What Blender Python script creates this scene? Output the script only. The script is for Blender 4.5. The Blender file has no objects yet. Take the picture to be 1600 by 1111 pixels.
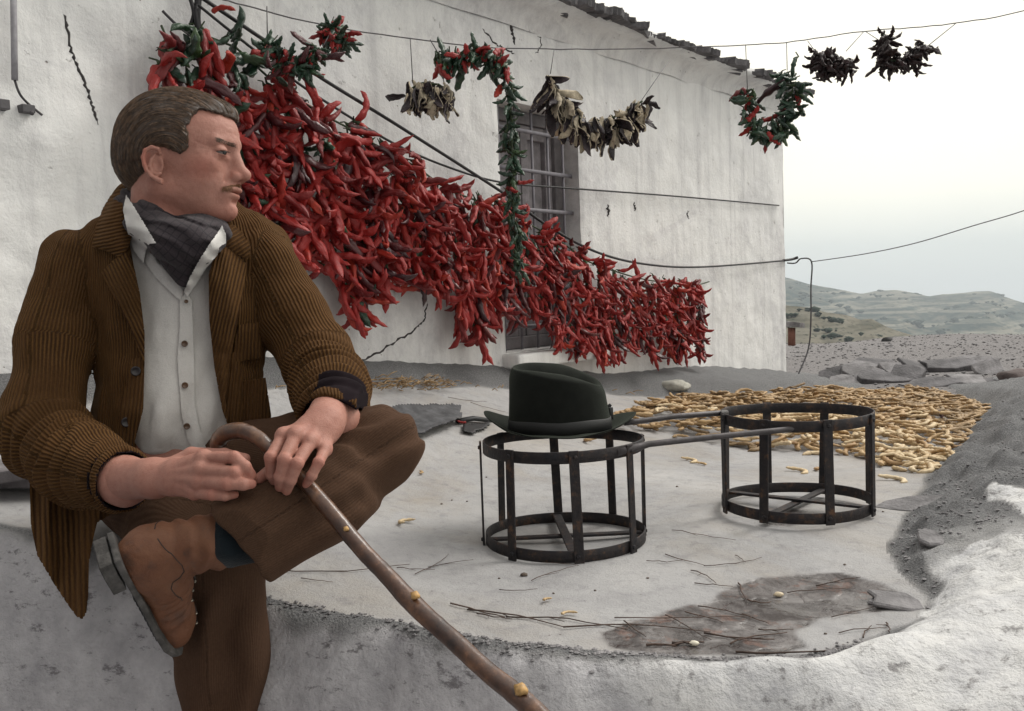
import bpy, bmesh, math, random
import numpy as np
from mathutils import Vector, Matrix, noise
from mathutils.geometry import tessellate_polygon
rnd = random.Random(7)
PI = math.pi
scene = bpy.context.scene
C = scene.collection
# ---------------------------------------------------------------- camera
FPX = 1510.0
CAMZ = 1.0
pit = math.radians(3.6); rol = math.radians(2.0)
fwd = Vector((0, math.cos(pit), -math.sin(pit)))
up0 = Vector((0, math.sin(pit), math.cos(pit))); rt0 = Vector((1, 0, 0))
RT = rt0*math.cos(rol) - up0*math.sin(rol)
UP = up0*math.cos(rol) + rt0*math.sin(rol)
cam_d = bpy.data.cameras.new('camera'); cam = bpy.data.objects.new('camera', cam_d); C.objects.link(cam)
cam_d.sensor_width = 36; cam_d.lens = 36*FPX/1600; cam_d.clip_end = 20000; cam_d.clip_start = .05
cam.matrix_world = Matrix(((RT.x, UP.x, -fwd.x, 0), (RT.y, UP.y, -fwd.y, 0), (RT.z, UP.z, -fwd.z, CAMZ), (0, 0, 0, 1)))
scene.camera = cam
CL = Vector((0, 0, CAMZ))
R3 = np.array([[RT.x, RT.y, RT.z], [UP.x, UP.y, UP.z], [fwd.x, fwd.y, fwd.z]])  # world->cam rows
def P(px, py, d):
    "a measured pixel and its distance -> the point in the world"
    return CL + RT*((px-800)/FPX*d) - UP*((py-555.5)/FPX*d) + fwd*d
def proj(p):
    v = Vector(p)-CL; d = v.dot(fwd)
    return (800+v.dot(RT)/d*FPX, 555.5-v.dot(UP)/d*FPX, d)
def W2(arr):      # numpy camera-space (x right, y up, z depth) -> world
    return arr @ R3 + np.array([0, 0, CAMZ])
def PC(px, py, d): return np.array([(px-800)/FPX*d, -(py-555.5)/FPX*d, d])
# ---------------------------------------------------------------- object helpers
def tag(o, label=None, cat=None, group=None, kind=None):
    if label: o['label'] = label
    if cat: o['category'] = cat
    if group: o['group'] = group
    if kind: o['kind'] = kind
    return o
def link(name, me, m=None, parent=None, smooth=True):
    o = bpy.data.objects.new(name, me); C.objects.link(o)
    if m is not None:
        for q in (m if isinstance(m, (list, tuple)) else [m]): me.materials.append(q)
    if smooth: me.shade_smooth()
    if parent is not None:
        o.parent = parent; bpy.context.view_layer.update() if False else None
        o.matrix_parent_inverse = PINV.get(parent.name, Matrix())
    return o
PINV = {}
def empty(name, loc, label, cat, group=None):
    o = bpy.data.objects.new(name, None); C.objects.link(o); o.location = loc; o.empty_display_size = .05
    PINV[o.name] = Matrix.Translation(-Vector(loc))
    return tag(o, label, cat, group)
def meshdata(name, v, f):
    me = bpy.data.meshes.new(name)
    if isinstance(v, np.ndarray): v = v.tolist()
    if isinstance(f, np.ndarray): f = f.tolist()
    me.from_pydata(v, [], f); me.update(); return me
def npmesh(name, V, F):
    "fast quad mesh from numpy"
    me = bpy.data.meshes.new(name)
    V = np.ascontiguousarray(V, np.float32); F = np.ascontiguousarray(F, np.int32)
    me.vertices.add(len(V)); me.vertices.foreach_set('co', V.ravel())
    n = F.shape[1]; me.loops.add(F.size); me.loops.foreach_set('vertex_index', F.ravel())
    me.polygons.add(len(F)); me.polygons.foreach_set('loop_start', np.arange(0, F.size, n, dtype=np.int32))
    me.update(calc_edges=True); me.validate(); return me
def fattr(me, name, arr):
    a = me.attributes.new(name, 'FLOAT', 'POINT'); a.data.foreach_set('value', np.ascontiguousarray(arr, np.float32))
class MB:
    def __init__(s): s.v = []; s.f = []
    def add(s, vs, fs):
        n = len(s.v); s.v += [tuple(v) for v in vs]; s.f += [tuple(i+n for i in f) for f in fs]; return s
    def tube(s, pts, rads, n=8, cap=True, flat=None, jit=0):
        pts = [Vector(p) for p in pts]
        if not isinstance(rads, (list, tuple)): rads = [rads]*len(pts)
        base = len(s.v); t0 = (pts[1]-pts[0]).normalized()
        a = Vector((0, 0, 1)) if abs(t0.z) < .9 else Vector((1, 0, 0))
        u = t0.cross(a).normalized()
        for i, p in enumerate(pts):
            t = (pts[min(i+1, len(pts)-1)]-pts[max(i-1, 0)]).normalized()
            u = (u - t*u.dot(t)).normalized(); w = t.cross(u)
            for k in range(n):
                an = 2*PI*k/n; r = rads[i]*(1+jit*(rnd.random()-.5))
                s.v.append(tuple(p+u*math.cos(an)*r+w*math.sin(an)*r*(flat or 1)))
        for i in range(len(pts)-1):
            for k in range(n):
                k2 = (k+1) % n
                s.f.append((base+i*n+k, base+i*n+k2, base+(i+1)*n+k2, base+(i+1)*n+k))
        if cap:
            s.f.append(tuple(base+k for k in range(n))[::-1]); s.f.append(tuple(base+(len(pts)-1)*n+k for k in range(n)))
        return s
    def box(s, c, x, y, z, hx, hy, hz):
        c = Vector(c); vs = []
        for a in (-1, 1):
            for b in (-1, 1):
                for d in (-1, 1): vs.append(c+x*hx*a+y*hy*b+z*hz*d)
        return s.add(vs, [(0, 1, 3, 2), (4, 6, 7, 5), (0, 4, 5, 1), (2, 3, 7, 6), (0, 2, 6, 4), (1, 5, 7, 3)])
    def me(s, name): return meshdata(name, s.v, s.f)
    def build(s, name, m, parent=None, smooth=True): return link(name, s.me(name), m, parent, smooth)
def bevel(o, w, seg=2):
    b = o.modifiers.new('bevel', 'BEVEL'); b.width = w; b.segments = seg; b.limit_method = 'ANGLE'; return o
# ---------------------------------------------------------------- noise (numpy value noise)
_rg = np.random.default_rng(5)
_tab = _rg.random((64, 64, 64)).astype(np.float32)*2-1
def vnoise(p, s, seed=0):
    q = np.asarray(p, np.float64)/s + seed*7.31
    i = np.floor(q).astype(np.int64); f = q-i; f = f*f*(3-2*f); i = i % 64; j = (i+1) % 64
    fx, fy, fz = f[..., 0], f[..., 1], f[..., 2]
    def g(a, b, c): return _tab[a, b, c]
    x0, y0, z0, x1, y1, z1 = i[..., 0], i[..., 1], i[..., 2], j[..., 0], j[..., 1], j[..., 2]
    c00 = g(x0, y0, z0)*(1-fx)+g(x1, y0, z0)*fx; c10 = g(x0, y1, z0)*(1-fx)+g(x1, y1, z0)*fx
    c01 = g(x0, y0, z1)*(1-fx)+g(x1, y0, z1)*fx; c11 = g(x0, y1, z1)*(1-fx)+g(x1, y1, z1)*fx
    return (c00*(1-fy)+c10*fy)*(1-fz)+(c01*(1-fy)+c11*fy)*fz
def fbm(p, s, o=4, seed=0):
    r = 0; a = 1; t = 0
    for k in range(o): r = r+a*vnoise(p, s/2**k, seed+k); t += a; a *= .5
    return r/t
# ---------------------------------------------------------------- signed-distance modelling
def smin(a, b, k):
    h = np.clip(.5+.5*(b-a)/k, 0, 1); return b*(1-h)+a*h-k*h*(1-h)
def smax(a, b, k): return -smin(-a, -b, k)
def rcone(p, a, b, r1, r2):
    a = np.asarray(a, float); b = np.asarray(b, float); ba = b-a; l2 = ba@ba
    if l2 < 1e-12: return np.linalg.norm(p-a, axis=-1)-r1
    rr = r1-r2; a2 = max(l2-rr*rr, 1e-9); il2 = 1/l2; pa = p-a; y = pa@ba; z = y-l2
    w = pa*l2-y[..., None]*ba; x2 = (w*w).sum(-1); y2 = y*y*l2; z2 = z*z*l2
    k = np.sign(rr)*rr*rr*x2
    c1 = np.sign(z)*a2*z2 > k; c2 = np.sign(y)*a2*y2 < k
    return np.where(c1, np.sqrt(x2+z2)*il2-r2, np.where(c2, np.sqrt(x2+y2)*il2-r1, (np.sqrt(x2*a2*il2)+y*rr)*il2-r1))
def ell(p, c, r, R=None):
    q = p-np.asarray(c, float)
    if R is not None: q = q@np.asarray(R, float).T      # rows of R = axes
    r = np.asarray(r, float); k0 = np.linalg.norm(q/r, axis=-1); k1 = np.linalg.norm(q/(r*r), axis=-1)
    return k0*(k0-1)/np.maximum(k1, 1e-9)
def chain(p, pts, rads, k=.01):
    d = None
    for i in range(len(pts)-1):
        e = rcone(p, pts[i], pts[i+1], rads[i], rads[i+1]); d = e if d is None else smin(d, e, k)
    return d
def rot_axes(f, s):
    f = np.asarray(f, float); f = f/np.linalg.norm(f); s = np.asarray(s, float); s = s-f*(f@s); s /= np.linalg.norm(s)
    return np.array([f, s, np.cross(f, s)])
def polysd(q, poly):
    "2-D signed distance to polygon (negative inside)"
    x = q[..., 0]; y = q[..., 1]; n = len(poly); dmin = np.full(x.shape, 1e18); ins = np.zeros(x.shape, bool)
    for i in range(n):
        ax, ay = poly[i]; bx, by = poly[(i+1) % n]; ex, ey = bx-ax, by-ay; wx, wy = x-ax, y-ay
        t = np.clip((wx*ex+wy*ey)/(ex*ex+ey*ey+1e-12), 0, 1); dmin = np.minimum(dmin, (wx-ex*t)**2+(wy-ey*t)**2)
        c = ((ay <= y) & (by > y)) | ((by <= y) & (ay > y))
        if abs(ey) > 1e-12: ins ^= c & (x < ax+(y-ay)/ey*ex)
    d = np.sqrt(dmin); return np.where(ins, -d, d)
def sdf_mesh(fn, lo, hi, h, coarse=5):
    "surface nets over a narrow band"
    lo = np.asarray(lo, float); hi = np.asarray(hi, float)
    nc = np.ceil((hi-lo)/(h*coarse)).astype(int)+1; n = nc*coarse
    ax = [lo[k]+(np.arange(nc[k])+.5)*h*coarse-h*.5 for k in range(3)]
    G = np.stack(np.meshgrid(*ax, indexing='ij'), -1); Fc = fn(G.reshape(-1, 3)).reshape(nc)
    D = np.repeat(np.repeat(np.repeat(Fc, coarse, 0), coarse, 1), coarse, 2).astype(np.float32)
    act = np.abs(Fc) < h*coarse*1.35
    bi = np.argwhere(act); off = np.stack(np.meshgrid(*[np.arange(coarse)]*3, indexing='ij'), -1).reshape(-1, 3)
    for s0 in range(0, len(bi), 4000):
        idx = (bi[s0:s0+4000, None, :]*coarse+off[None]).reshape(-1, 3)
        D[idx[:, 0], idx[:, 1], idx[:, 2]] = fn(lo+idx*h)
    D[0] = D[-1] = 1; D[:, 0] = D[:, -1] = 1; D[:, :, 0] = D[:, :, -1] = 1
    S = D < 0; nx, ny, nz = (n-1)
    cnt = np.zeros((nx, ny, nz), np.int8)
    for a in (0, 1):
        for b in (0, 1):
            for c in (0, 1): cnt += S[a:a+nx, b:b+ny, c:c+nz]
    cell = np.argwhere((cnt > 0) & (cnt < 8)); vid = np.full((nx, ny, nz), -1, np.int32); vid[cell[:, 0], cell[:, 1], cell[:, 2]] = np.arange(len(cell))
    acc = np.zeros((len(cell), 3)); ct = np.zeros(len(cell))
    cr = [(a, b, c) for a in (0, 1) for b in (0, 1) for c in (0, 1)]
    for i in range(8):
        for k in range(3):
            if cr[i][k]: continue
            e = list(cr[i]); e[k] = 1; p0 = cell+cr[i]; p1 = cell+e
            d0 = D[p0[:, 0], p0[:, 1], p0[:, 2]]; d1 = D[p1[:, 0], p1[:, 1], p1[:, 2]]; m = (d0 < 0) != (d1 < 0)
            t = np.where(m, d0/np.where(m, d0-d1, 1), 0); pos = np.array(cr[i])[None]+0.0; pos = np.repeat(pos, len(cell), 0); pos[:, k] += t
            acc += pos*m[:, None]; ct += m
    V = lo+(cell+acc/ct[:, None])*h
    Q = []
    for k in range(3):
        sl0 = [slice(1, -1)]*3; a, b = [q for q in range(3) if q != k]
        s0 = [slice(0, None)]*3; s1 = [slice(0, None)]*3; s0[k] = slice(0, -1); s1[k] = slice(1, None)
        d0 = S[tuple(s0)]; d1 = S[tuple(s1)]; E = np.argwhere(d0 != d1)
        E = E[(E[:, a] > 0) & (E[:, b] > 0) & (E[:, a] < n[a]-1) & (E[:, b] < n[b]-1)]
        ia = np.zeros(3, int); ia[a] = 1; ib = np.zeros(3, int); ib[b] = 1
        c0 = E; c1 = E-ia; c2 = E-ia-ib; c3 = E-ib
        q = np.stack([vid[c[:, 0], c[:, 1], c[:, 2]] for c in (c0, c1, c2, c3)], 1)
        ins = d0[E[:, 0], E[:, 1], E[:, 2]]; flip = ins if k != 1 else ~ins
        q[~flip] = q[~flip][:, ::-1]; Q.append(q)
    return V, np.concatenate(Q)
# ---------------------------------------------------------------- material helpers
def nmat(name):
    m = bpy.data.materials.new(name); m.use_nodes = True; nt = m.node_tree
    return m, nt, nt.nodes['Principled BSDF']
class N:
    "tiny node-graph writer"
    def __init__(s, nt): s.nt = nt
    def n(s, t, **k):
        x = s.nt.nodes.new(t)
        for a, b in k.items(): setattr(x, a, b)
        return x
    def l(s, a, b): s.nt.links.new(a, b)
    def coord(s, w='Object', sc=(1, 1, 1)):
        t = s.n('ShaderNodeTexCoord'); mp = s.n('ShaderNodeMapping'); mp.inputs['Scale'].default_value = sc; s.l(t.outputs[w], mp.inputs[0]); return mp.outputs[0]
    def noise(s, v, scale, det=5, rough=.6, dist=0, o='Fac'):
        x = s.n('ShaderNodeTexNoise'); x.inputs['Scale'].default_value = scale; x.inputs['Detail'].default_value = det
        x.inputs['Roughness'].default_value = rough; x.inputs['Distortion'].default_value = dist
        if v is not None: s.l(v, x.inputs['Vector'])
        return x.outputs[o]
    def voro(s, v, scale, feature='F1', o='Distance', rand=1):
        x = s.n('ShaderNodeTexVoronoi'); x.feature = feature; x.inputs['Scale'].default_value = scale; x.inputs['Randomness'].default_value = rand
        if v is not None: s.l(v, x.inputs['Vector'])
        return x.outputs[o]
    def ramp(s, f, stops, mode='LINEAR'):
        x = s.n('ShaderNodeValToRGB'); r = x.color_ramp; r.interpolation = mode
        while len(r.elements) < len(stops): r.elements.new(.5)
        for e, (p, c) in zip(r.elements, stops):
            e.position = p; e.color = (c, c, c, 1) if isinstance(c, (int, float)) else (*c, 1)
        s.l(f, x.inputs[0]); return x.outputs[0]
    def mix(s, f, a, b, mode='MIX'):
        x = s.n('ShaderNodeMix', data_type='RGBA', blend_type=mode)
        for i, v in ((0, f), (6, a), (7, b)):
            if isinstance(v, (int, float)): x.inputs[i].default_value = v if i == 0 else (v, v, v, 1)
            elif isinstance(v, tuple): x.inputs[i].default_value = (*v, 1)
            else: s.l(v, x.inputs[i])
        return x.outputs[2]
    def math(s, op, a, b=None, c=None):
        x = s.n('ShaderNodeMath', operation=op)
        for i, v in enumerate((a, b, c)):
            if v is None: continue
            if isinstance(v, (int, float)): x.inputs[i].default_value = v
            else: s.l(v, x.inputs[i])
        return x.outputs[0]
    def attr(s, name, o='Fac', t='GEOMETRY'):
        x = s.n('ShaderNodeAttribute', attribute_name=name, attribute_type=t); return x.outputs[o]
    def bump(s, h, dist, strength=1, prev=None):
        x = s.n('ShaderNodeBump'); x.inputs['Distance'].default_value = dist; x.inputs['Strength'].default_value = strength
        s.l(h, x.inputs['Height'])
        if prev is not None: s.l(prev, x.inputs['Normal'])
        return x.outputs[0]
def simple(name, col, rough=.7, var=.25, sc=30, bump=.0, bsc=200, metal=0, spec=.5, objrand=0, sheen=0):
    m, nt, b = nmat(name); g = N(nt); v = g.coord()
    lo = tuple(c*(1-var) for c in col); hi = tuple(min(1, c*(1+var)) for c in col)
    c = g.ramp(g.noise(v, sc), [(.3, lo), (.7, hi)])
    if objrand:
        r = g.n('ShaderNodeObjectInfo').outputs['Random']
        c = g.mix(1, c, g.ramp(r, [(0, 1-objrand), (1, 1.0)]), 'MULTIPLY')
    g.l(c, b.inputs['Base Color']); b.inputs['Roughness'].default_value = rough; b.inputs['Metallic'].default_value = metal
    b.inputs['Specular IOR Level'].default_value = spec
    if sheen: b.inputs['Sheen Weight'].default_value = sheen; b.inputs['Sheen Roughness'].default_value = .5
    if bump: g.l(g.bump(g.noise(v, bsc, 4), bump), b.inputs['Normal'])
    return m
# ================================================================= world, light
scene.view_settings.view_transform = 'Standard'; scene.view_settings.look = 'None'; scene.view_settings.gamma = 1
scene.view_settings.exposure = 0.52
w = bpy.data.worlds.new('World'); scene.world = w; w.use_nodes = True
g = N(w.node_tree); bg = w.node_tree.nodes['Background']; out = w.node_tree.nodes['World Output']
SUN_EL, SUN_AZ = math.radians(48), math.radians(62)     # azimuth clockwise from +Y
sky = g.n('ShaderNodeTexSky', sky_type='NISHITA'); sky.sun_disc = False; sky.sun_elevation = SUN_EL; sky.sun_rotation = SUN_AZ
g.l(sky.outputs[0], bg.inputs[0]); bg.inputs[1].default_value = .05
tc = g.n('ShaderNodeTexCoord'); sp = g.n('ShaderNodeSeparateXYZ'); g.l(tc.outputs['Generated'], sp.inputs[0])
zr = g.ramp(sp.outputs[2], [(0.0, (.62, .66, .675)), (.035, (.68, .715, .70)), (.10, (.89, .875, .79)), (.20, (.96, .93, .82)), (.34, (.92, .905, .86)), (.6, (.90, .90, .88))])
cl = g.noise(tc.outputs['Generated'], 2.2, 5, .55)
zc = g.mix(1, zr, g.ramp(cl, [(.3, .95), (.7, 1.04)]), 'MULTIPLY')
# sky brighter over the valley; unseen part behind and left dimmed to deepen shade
dx = g.math('MULTIPLY_ADD', sp.outputs[0], .55, g.math('MULTIPLY', sp.outputs[1], .45))
dz = g.math('MULTIPLY_ADD', sp.outputs[2], .35, dx)
lit = g.ramp(g.math('MULTIPLY_ADD', dz, .5, .5), [(.12, (.165, .158, .172)), (.38, (.40, .39, .405)), (.60, .93), (.70, 1.0), (.85, 1.0), (1, 1.08)])
zc = g.mix(1, zc, lit, 'MULTIPLY'); zc = g.mix(1, zc, (1.02, 1.0, .965), 'MULTIPLY')
b2 = g.n('ShaderNodeBackground'); g.l(zc, b2.inputs[0]); b2.inputs[1].default_value = 1.02
mx = g.n('ShaderNodeMixShader'); mx.inputs[0].default_value = .93; g.l(bg.outputs[0], mx.inputs[1]); g.l(b2.outputs[0], mx.inputs[2]); g.l(mx.outputs[0], out.inputs[0])
sd = bpy.data.lights.new('sun', 'SUN'); sd.energy = 1.5; sd.angle = math.radians(24); sd.color = (1, .96, .9)
so = bpy.data.objects.new('sun', sd); C.objects.link(so)
sdir = Vector((math.sin(SUN_AZ)*math.cos(SUN_EL), math.cos(SUN_AZ)*math.cos(SUN_EL), math.sin(SUN_EL)))
so.rotation_euler = sdir.to_track_quat('Z', 'Y').to_euler(); so.location = (0, 0, 30)
# ================================================================= the terrace surface
# house wall line (world XY)
def solve_wall():
    c = P(1229, 592, 6.3); return Vector((c.x, c.y, 0)), c.z
WC, WCZ = solve_wall()
wang = math.radians(38.0)
wdir = Vector((-math.sin(wang), -math.cos(wang), 0))       # from the far corner back towards us
wnor = Vector((math.cos(wang), -math.sin(wang), 0))         # outwards
def WP(px, py, off=0.0):
    "point on the wall plane (off metres proud of it) seen at a pixel"
    r = P(px, py, 1)-CL; o = WC+wnor*off
    t = (o-CL).dot(wnor)/r.dot(wnor); return CL+r*t
def wdepth(px, off=.14):
    return proj(WP(px, 600, off))[2]
ctrl = [(880, 852, 2.04), (1245, 800, 2.19), (450, 606, wdepth(450)), (700, 606, wdepth(700)), (1000, 622, wdepth(1000)), (1300, 625, 4.95), (1530, 635, 4.7),
        (1430, 960, 1.60), (1100, 1030, 1.43), (700, 965, 1.60), (400, 925, 1.66), (430, 700, 2.55), (200, 835, 1.78), (0, 815, 1.86), (1500, 720, 3.05), (300, 632, wdepth(300)-.05), (1000,690,3.35)]
cp = np.array([P(*c) for c in ctrl])
def basis(X, Y): return np.stack([np.ones_like(X), X, Y, X*X, X*Y, Y*Y], -1)
A = basis(cp[:, 0], cp[:, 1]); coef = np.linalg.solve(A.T@A+np.diag([0, 0, 0, .02, .02, .02]), A.T@cp[:, 2])
for q_ in ((880, 852, 2.04), (1245, 800, 2.19)):      # the floor is level where the iron frames stand
    c_ = P(*q_)
    for dx_, dy_ in ((.2, 0), (-.2, 0), (0, .2), (0, -.2)): cp = np.vstack([cp, [c_.x+dx_, c_.y+dy_, c_.z]])
res_ = cp[:, 2]-basis(cp[:, 0], cp[:, 1])@coef
kern_ = lambda X, Y: np.exp(-((X[..., None]-cp[:, 0])**2+(Y[..., None]-cp[:, 1])**2)/(2*.30**2))
wts_ = np.linalg.solve(kern_(cp[:, 0], cp[:, 1])+np.eye(len(cp))*.12, res_)
def floorz(X, Y):
    X = np.asarray(X, float); Y = np.asarray(Y, float); return basis(X, Y)@coef+kern_(X, Y)@wts_
def GP(px, py, it=40):
    "the floor point seen at a pixel"
    lo, hi = .5, 9.0
    f = lambda d: (lambda p: p.z-float(floorz(p.x, p.y)))(P(px, py, d))
    d = .5; prev = f(d)
    while d < 9:
        d2 = d*1.03; v = f(d2)
        if v < 0 and prev >= 0: lo, hi = d, d2; break
        d = d2; prev = v
    for _ in range(25):
        m = (lo+hi)/2
        if f(m) > 0: lo = m
        else: hi = m
    return P(px, py, (lo+hi)/2)
if __name__ != 'x':
    for c, p in zip(ctrl[:2], cp): print('floor', c, np.round(p, 2), 'fit', round(float(floorz(p[0], p[1])), 3))
fl_px = [(-330, 800), (0, 815), (200, 852), (400, 928), (640, 982), (800, 1008), (950, 1020), (1100, 1030), (1250, 1026), (1350, 1000), (1430, 965), (1446, 930), (1400, 885), (1385, 850),
         (1420, 790), (1452, 730), (1500, 690), (1540, 640), (1430, 621), (1200, 622)]
fl = [GP(*q) for q in fl_px]
fl += [Vector((WP(q, 600, .13).x, WP(q, 600, .13).y, 0)) for q in (1000, 850, 700, 560, 450, 300, 100, -150, -300)]; fpoly = [(p.x, p.y) for p in fl]
# polar grid
na, nd = 430, 460
aa = np.linspace(-.86, .80, na); dd = .62*(7.4/.62)**np.linspace(0, 1, nd)
AA, DD = np.meshgrid(aa, dd); X = AA*DD; Y = DD
q2 = np.stack([X, Y], -1); sdp = polysd(q2, fpoly)
Z = floorz(X, Y)
p3 = np.stack([X, Y, Z*0], -1)
wob = fbm(p3, .5, 5, 3)*.03+fbm(p3, .12, 3, 9)*.012
sdw = sdp+wob*np.clip(sdp/.05+1, 0, 1)
# which rim: front = nearer than the floor's front edge; right; back
def seg_sd(i0, i1):
    dm = np.full(X.shape, 1e9)
    for i in range(i0, i1):
        ax, ay = fpoly[i]; bx, by = fpoly[i+1]; ex, ey = bx-ax, by-ay
        t = np.clip(((X-ax)*ex+(Y-ay)*ey)/(ex*ex+ey*ey), 0, 1); dm = np.minimum(dm, np.hypot(X-ax-ex*t, Y-ay-ey*t))
    return dm
dF = seg_sd(0, 6); dN = seg_sd(6, 12); dR = seg_sd(12, 17); dB = seg_sd(17, len(fpoly)-1)
outm = sdp > 0
sm = lambda t: np.clip(t, 0, 1)**2*(3-2*np.clip(t, 0, 1))
dm = np.minimum(np.minimum(dF, dN), np.minimum(dR, dB))
wF = np.exp(-(dF-dm)/.13); wN = np.exp(-(dN-dm)/.13); wR = np.exp(-(dR-dm)/.08); wB = np.exp(-(dB-dm)/.1); ws = wF+wN+wR+wB
wF, wN, wR, wB = wF/ws, wN/ws, wR/ws, wB/ws
s = np.maximum(sdw, 0)
# front edge: a low worn lip that turns over into the whitewashed face, down to the lane
hF = .008*sm(s/.03)-.62*sm((s-.045)/.17)*1.0
hN = .045*sm(s/.09)+.02*sm((s-.08)/.2)-.66*sm((s-.36)/.35)
hR = .050*sm(s/.20)+.03*sm((s-.1)/.5)-.7*sm((s-1.0)/.5)
hB = (.045+.03*sm((X+.5)/1.2))*sm(s/.15)+.02*sm((s-.2)/.4)-.15*sm((s-.6)/.4)
rise = (hF*wF+hN*wN+hR*wR+hB*wB)
Zl = Z+rise*outm
mWp = 0
lum = fbm(p3, .35, 4, 21)*.035*sm(s/.12)*(wN+wR+wF*.6)+fbm(p3, .10, 3, 31)*.012*sm(s/.05)*(wN+wF)+fbm(p3, .22, 3, 35)*.035*sm(s/.08)*wF
Zl = Zl+lum+fbm(p3, .3, 3, 40)*.006+fbm(p3, .05, 3, 44)*.0012+(np.abs(fbm(p3, .11, 4, 47))*.075+fbm(p3, .03, 2, 49)*.006)*sm(s/.05)*(wR+wB*.35)
lane = -.90+CAMZ-.0
Zl = np.maximum(Zl, lane+fbm(p3, .3, 3, 50)*.01)
# masks (fixed to the ground): floor / grey cement / whitewash / damp
def gpoly(pts): return [(lambda p: (p.x, p.y))(GP(*q)) for q in pts]
sdW = polysd(q2, gpoly([(1462, 895), (1530, 872), (1600, 890), (1900, 915), (1900, 1500), (1040, 1500), (1130, 1075), (1250, 1050), (1380, 1004), (1452, 970), (1466, 925)]))
sdW2 = polysd(q2, gpoly([(1545, 812), (1640, 825), (1700, 868), (1610, 862), (1570, 840)]))
sdP = np.minimum(polysd(q2, gpoly([(930, 990), (1010, 968), (1060, 955), (1120, 945), (1150, 915), (1200, 903), (1310, 898), (1375, 915), (1410, 940), (1350, 950), (1270, 960), (1240, 985), (1250, 1010), (1200, 1026), (1080, 1026), (960, 1012)])),
                 polysd(q2, gpoly([(1185, 806), (1205, 798), (1240, 797), (1262, 803), (1258, 813), (1230, 818), (1200, 817)])))
sdB = np.minimum(sdP, 9)
nz = fbm(p3, .12, 5, 60)*.05
mW = sm((-(sdW+nz))/.012)
mW = np.maximum(mW, sm(-(sdW2+nz*1.3)/.012))
faceW = sm((s-.046-fbm(p3, .08, 4, 70)*.03)/.02)*sm((wF+wN-.35)/.3)*outm
mW = np.maximum(mW, faceW); mW = mW*outm
mC = sm((sdw+.01+nz*.5)/.03)*outm*(1-mW)
mP = sm(-(sdP+nz*.7-.016)/.014)
V = np.stack([X, Y, Zl+CAMZ*0], -1).reshape(-1, 3)
ii = np.arange((nd-1)*(na-1)); r, c = ii//(na-1), ii % (na-1); a = r*na+c
F = np.stack([a, a+1, a+na+1, a+na], 1)
fcx = (sdp.ravel()[F].mean(1)); kind_face = np.where(fcx < .0, 0, np.where((wB+wR).ravel()[F].mean(1) > .5, 1, 2))
below = Zl.ravel()[F].mean(1) < lane+.03
kind_face[below & (kind_face > 0)] = 3
# keep the terrace on our side of the wall
wd = ((V[:, 0]-WC.x)*wnor.x+(V[:, 1]-WC.y)*wnor.y)
keep = (wd[F].max(1) > -.12) | (V[F].mean(1)[:, 0] > WC.x)
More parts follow.
